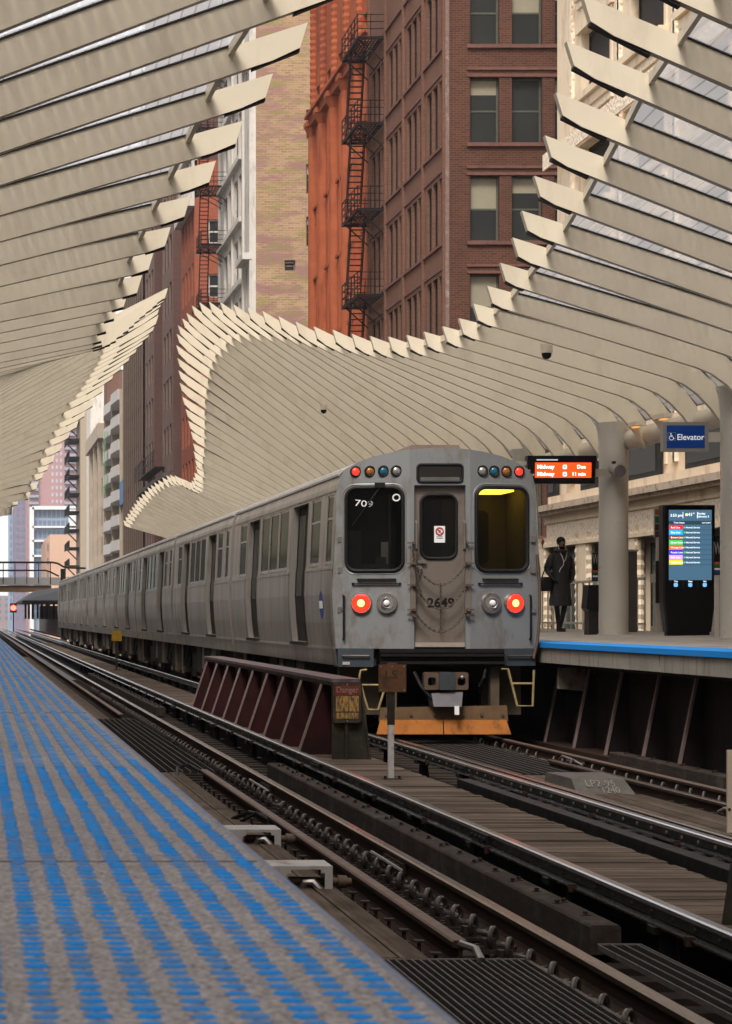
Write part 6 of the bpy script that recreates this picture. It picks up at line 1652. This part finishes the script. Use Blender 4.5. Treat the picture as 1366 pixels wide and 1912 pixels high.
# red signal
x, z = px(25, 1135, 274)
q = thing('signal_light', (x, 274, -.1), 'red signal light on a mast far down the tracks', 'signal')
m = MB(); m.box(x - .06, x + .06, 274, 274.12, -.1, z - .4); m.obj('mast', iron, q)
m = MB(); m.box(x - .35, x + .35, 274, 274.2, z - .5, z + .5); m.obj('housing', MAT['black'], q)
m = MB(); m.cyl((x, 273.99, z), (x, 273.95, z), .3, 14); m.obj('lens', emit('signal_red', (1, .03, .02), 9), q)

# --- buildings on the left side of the street, seen only in reflections and from a step aside
for (y0, y1, h_, mt, lb) in ((-60, 5, 20, LIME, 'grey stone block on the left side of the street beside the camera'), (6, 52, 18, LIME, 'grey stone block on the left side of the street behind the blue platform'), (53, 110, 20, LIME, 'grey stone block on the left side of the street, second beyond the camera'), (111, 300, 60, LIME, 'long grey block on the left side of the street farther on')):
    q = bld('street_building', -14, y0, lb); m = MB()
    m.face([(-11, y0, -6), (-11, y1, -6), (-11, y1, h_), (-11, y0, h_)]); shell(m, -24, -11, y0, y1, -6, h_, 'y0 y1 x0 top'); m.obj('wall', mt, q)
    m = MB()
    for z in np.arange(3, h_ - 3, 4.2):
        for y in np.arange(y0 + 2, y1 - 3, (y1 - y0) / 10): m.box(-11.1, -10.96, y, y + 2.2, z, z + 2.5)
    m.each('window', wglass2, q)

for (x0, x1, y0, y1, h_, mt, lb) in ((17.6, 34, -70, 39.5, 42, B1, 'brown brick block on the right side of the street beside the camera'), (-40, 40, -150, -110, 60, BB, 'added unseen brown block cutting low sky light far behind the camera')):  # out of view; closing block added to cut low light on the ribs
    q = bld('street_building', (x0 + x1) / 2, y0, lb); m = MB(); m.box(x0, x1, y0, y1, -6, h_); m.obj('wall', mt, q)
    m = MB()
    for z in np.arange(3, h_ - 3, 4.2):
        if x0 > 0:
            for y in np.arange(y0 + 2, y1 - 3, 9): m.box(x0 - .06, x0 - .01, y, y + 2.4, z, z + 2.5)
        else:
            for x in np.arange(x0 + 2, x1 - 3, 9): m.box(x, x + 2.4, y1 + .01, y1 + .06, z, z + 2.5)
    m.each('window', wglass2, q)
# ---------------------------------------------------------------- people
def skin_mesh(verts, edges, radii, root_i, name, levels=2):
    me = bpy.data.meshes.new(name); me.from_pydata(verts, edges, []); o = bpy.data.objects.new(name, me); COL.objects.link(o)
    md = o.modifiers.new('skin', 'SKIN'); md.use_smooth_shade = True
    for i, r_ in enumerate(radii):
        sv = me.skin_vertices[0].data[i]; sv.radius = (r_, r_) if not isinstance(r_, tuple) else r_; sv.use_root = (i == root_i)
    sb = o.modifiers.new('sub', 'SUBSURF'); sb.levels = levels; sb.render_levels = levels
    dg = bpy.context.evaluated_depsgraph_get(); dg.update()
    out = bpy.data.meshes.new_from_object(o.evaluated_get(dg)); out.name = name
    bpy.data.objects.remove(o); bpy.data.meshes.remove(me)
    return out
skin_dark = plain('dark_skin', (.12, .06, .04), .5, 0, .1)
coat_m = plain('black_puffer_coat', (.020, .018, .019), .55, 0, .6, 7, bump=.8, spec=.35)
tights = plain('black_tights', (.010, .010, .011), .6, 0, .1)
def person(loc, H, label, kind='full', hair=(.012, .01, .01)):
    """standing figure facing the tracks-left side of the camera; ankles crossed, hands in coat pockets"""
    X, Y, Z = loc; k = H / 1.78
    root = thing('person', loc, label, 'person')
    V = []; Ed = []; Rr = []
    def v(x, y, z, r_, link=None):
        V.append((x * k, y * k, z * k)); Rr.append(r_ * k)
        if link is not None: Ed.append((link, len(V) - 1))
        return len(V) - 1
    pel = v(0, 0, .95, .145); ab = v(0, 0, 1.10, .13, pel); ch = v(0, .01, 1.30, .155, ab); sh = v(0, .01, 1.44, .10, ch); nk = v(.005, 0, 1.52, .052, sh)
    h0 = v(.012, -.012, 1.60, .072, nk); h1 = v(.014, -.012, 1.68, .086, h0); h2 = v(.012, -.004, 1.745, .066, h1)
    # legs crossed at the ankles; weight on her right leg
    a_ = v(.09, 0, .86, .10, pel); b_ = v(.085, -.03, .50, .062, a_); c_ = v(-.005, -.06, .22, .05, b_); d_ = v(-.045, -.07, .075, .036, c_); e_ = v(-.055, -.17, .035, .034, d_); f_ = v(-.058, -.25, .025, .026, e_)
    a_ = v(-.09, 0, .86, .10, pel); b_ = v(-.075, .02, .50, .062, a_); c_ = v(-.03, .06, .24, .05, b_); d_ = v(-.005, .08, .085, .036, c_); e_ = v(.015, 0.0, .035, .034, d_); f_ = v(.025, -.07, .028, .026, e_)
    for s in (-1, 1):
        a_ = v(s * .175, .01, 1.42, .072, sh); b_ = v(s * .27, .05, 1.17, .056, a_); c_ = v(s * .215, -.08, .98, .045, b_); d_ = v(s * .16, -.13, .93, .035, c_)
    me = skin_mesh(V, Ed, Rr, 0, 'body')
    # face: nose, eyes, ears as part of the same mesh
    fm = MB(); hx, hy, hz = .014 * k, -.012 * k, 1.66 * k
    fm.ball((hx + .012 * k, hy - .088 * k, hz - .008 * k), .013 * k, .022 * k, .022 * k, 8, 6)
    for s in (-1, 1): fm.ball((hx + s * .032 * k + .01 * k, hy - .078 * k, hz + .018 * k), .011 * k, .008 * k, .007 * k, 8, 6); fm.ball((hx + s * .086 * k, hy + .01 * k, hz), .012 * k, .02 * k, .03 * k, 8, 6)
    fm.ball((hx + .012 * k, hy - .078 * k, hz - .048 * k), .024 * k, .012 * k, .009 * k, 8, 6)
    n0 = len(me.vertices); vs = [tuple(w.co) for w in me.vertices] + fm.v
    fs_l = [tuple(p_.vertices) for p_ in me.polygons] + [tuple(i + n0 for i in f) for f in fm.f]
    mb = MB(); mb.v = vs; mb.f = fs_l
    zt = .80 * k; head = 1.50 * k
    cen = []
    for f in fs_l:
        z = sum(vs[i][2] for i in f) / len(f); mb.m.append(0 if z > head else 1)
    o = bpy.data.objects.new('body', mb.mesh('body', [skin_dark, tights], (0, 0, 0), True)); COL.objects.link(o); o.parent = root
    # long quilted coat: torso tube plus sleeves
    m = MB(); rg = []
    for z, rx, ry in ((.50, .255, .19), (.56, .255, .19), (.70, .235, .18), (.90, .215, .17), (1.06, .19, .155), (1.16, .185, .15), (1.30, .205, .155), (1.40, .205, .14), (1.46, .155, .115), (1.505, .085, .08), (1.54, .08, .08)):
        for dz, sc in ((-.012, .985), (.012, 1.0)):
            rg.append([(rx * sc * k * math.cos(t_), (.0 + ry * sc * math.sin(t_)) * k, (z + dz) * k) for t_ in np.linspace(0, 6.283, 25)[:-1]])
    m.loft(rg, caps=False)
    for s in (-1, 1):
        P = [(s * .165, .01, 1.43), (s * .225, .03, 1.33), (s * .285, .05, 1.18), (s * .27, .0, 1.08), (s * .215, -.08, .99), (s * .165, -.125, .945)]
        rr = [.085, .085, .078, .072, .064, .058]; rgs = []
        for (p_, r_) in zip(P, rr): rgs.append([((p_[0] + r_ * math.cos(t_)) * k, (p_[1] + r_ * .95 * math.sin(t_)) * k, (p_[2] + r_ * .35 * math.cos(t_) * s) * k) for t_ in np.linspace(0, 6.283, 13)[:-1]])
        m.loft(rgs)
    c = bpy.data.objects.new('coat', m.mesh('coat', coat_m, (0, 0, 0), True)); COL.objects.link(c); c.parent = root
    if kind == 'full':
        m = MB(); m.tube([(.12 * math.cos(t_) * k, (-.02 + .11 * math.sin(t_)) * k, (1.53 + .02 * math.sin(t_)) * k) for t_ in np.linspace(0, 6.283, 17)[:-1]], .035 * k, 8, True)
        c = bpy.data.objects.new('collar', m.mesh('collar', coat_m, (0, 0, 0), True)); COL.objects.link(c); c.parent = root
        m = MB(); m.ball((.0, -.085 * k, 1.49 * k), .035 * k, .02 * k, .05 * k); c = bpy.data.objects.new('scarf', m.mesh('scarf', plain('coral_scarf', (.42, .08, .06), .7), (0, 0, 0), True)); COL.objects.link(c); c.parent = root
    m = MB(); m.ball((.012 * k, .006 * k, 1.705 * k), .095 * k, .10 * k, .085 * k, 16, 10)
    m.v = [(x, y, z) if not (y < -.06 * k and z < 1.70 * k) else (x, -.06 * k, z) for x, y, z in m.v]
    c = bpy.data.objects.new('hair', m.mesh('hair', plain('black_hair' + str(len(bpy.data.materials)), hair, .6, 0, .2), (0, 0, 0), True)); COL.objects.link(c); c.parent = root
    if kind == 'full':
        m = MB()
        for s in (-1, 1): m.tube([((.022 + s * .034) * k + .024 * k * math.cos(t_), -.101 * k, 1.678 * k + .019 * k * math.sin(t_)) for t_ in np.linspace(0, 6.283, 13)[:-1]], .004 * k, 5, True)
        m.bar((.012 * k, -.104 * k, 1.682 * k), (.032 * k, -.104 * k, 1.682 * k), .005 * k)
        c = bpy.data.objects.new('glasses', m.mesh('glasses', MAT['chrome'], (0, 0, 0), True)); COL.objects.link(c); c.parent = root
        m = MB(); m.tube([(-.075 * k, -.03 * k, 1.64 * k), (-.075 * k, -.09 * k, 1.52 * k), (-.05 * k, -.16 * k, 1.42 * k), (-.02 * k, -.175 * k, 1.32 * k), (-.03 * k, -.18 * k, 1.25 * k), (-.10 * k, -.18 * k, 1.18 * k), (-.13 * k, -.185 * k, 1.12 * k)], .0065 * k, 5)
        m.tube([(.09 * k, -.03 * k, 1.64 * k), (.09 * k, -.12 * k, 1.48 * k), (.03 * k, -.172 * k, 1.36 * k), (-.02 * k, -.178 * k, 1.31 * k)], .0055 * k, 5)
        c = bpy.data.objects.new('earphone_cable', m.mesh('earphone_cable', MAT['white'], (0, 0, 0), True)); COL.objects.link(c); c.parent = root
        # ankle boots
        m = MB(); rgs = []
        for base in ((-.05, -.07), (-.002, .08)):
            bx, by = base
            m.loft([[((bx + .047 * math.cos(t_)) * k, (by + .05 * math.sin(t_)) * k, z * k) for t_ in np.linspace(0, 6.283, 13)[:-1]] for z in (.03, .10, .17, .22)])
            m.loft([[((bx + .045 * math.cos(t_) + dx) * k, (by - .09 + .15 * math.sin(t_)) * k, z * k) for t_ in np.linspace(0, 6.283, 13)[:-1]] for z, dx in ((.003, -.006), (.03, -.006), (.07, 0))])
        c = bpy.data.objects.new('boots', m.mesh('boots', MAT['rubber'], (0, 0, 0), True)); COL.objects.link(c); c.parent = root
    return root
x, z = px(1046, 1180, 50.3)
w = person((x, 50.3, rz(x) + .002), 1.86, 'woman in a long black puffer coat with earphones, standing by the railing')
w.rotation_euler = (0, 0, R(14)); w.scale = (.87, .92, 1)
q = thing('handbag', (x - .26, 50.25, rz(x) + .86), 'black handbag at the side of the woman in the long coat', 'bag')
m = MB(); m.loft([[(x - .30 + rx * math.cos(t_), 50.22 + .07 * math.sin(t_), rz(x) + z_) for t_ in np.linspace(0, 6.283, 15)[:-1]] for z_, rx in ((.80, .12), (.82, .15), (.95, .16), (1.06, .12), (1.08, .08))]); m.obj('pouch', MAT['black'], q, smooth=True)
m = MB(); m.tube([(x - .40, 50.2, rz(x) + 1.04), (x - .30, 50.18, rz(x) + 1.32), (x - .22, 50.25, rz(x) + 1.50)], .014, 6); m.obj('strap', MAT['black'], q)
x2 = 9.1; person((x2, 262, PZ + .002), 1.85, 'dark figure waiting under the distant station shelter', 'far')

# ---------------------------------------------------------------- the city air
hz = MB(); hz.box(-400, 900, -200, 1500, -7, 90)
hv = bpy.data.materials.new('city_air'); hv.use_nodes = True
hn = hv.node_tree.nodes; hn.remove(hn['Principled BSDF']); pv = hn.new('ShaderNodeVolumePrincipled')
pv.inputs['Color'].default_value = (.86, .87, .92, 1); pv.inputs['Density'].default_value = .00022; pv.inputs['Anisotropy'].default_value = .1
hv.node_tree.links.new(pv.outputs[0], hn['Material Output'].inputs['Volume'])
tag(hz.obj('haze', hv), kind='stuff')
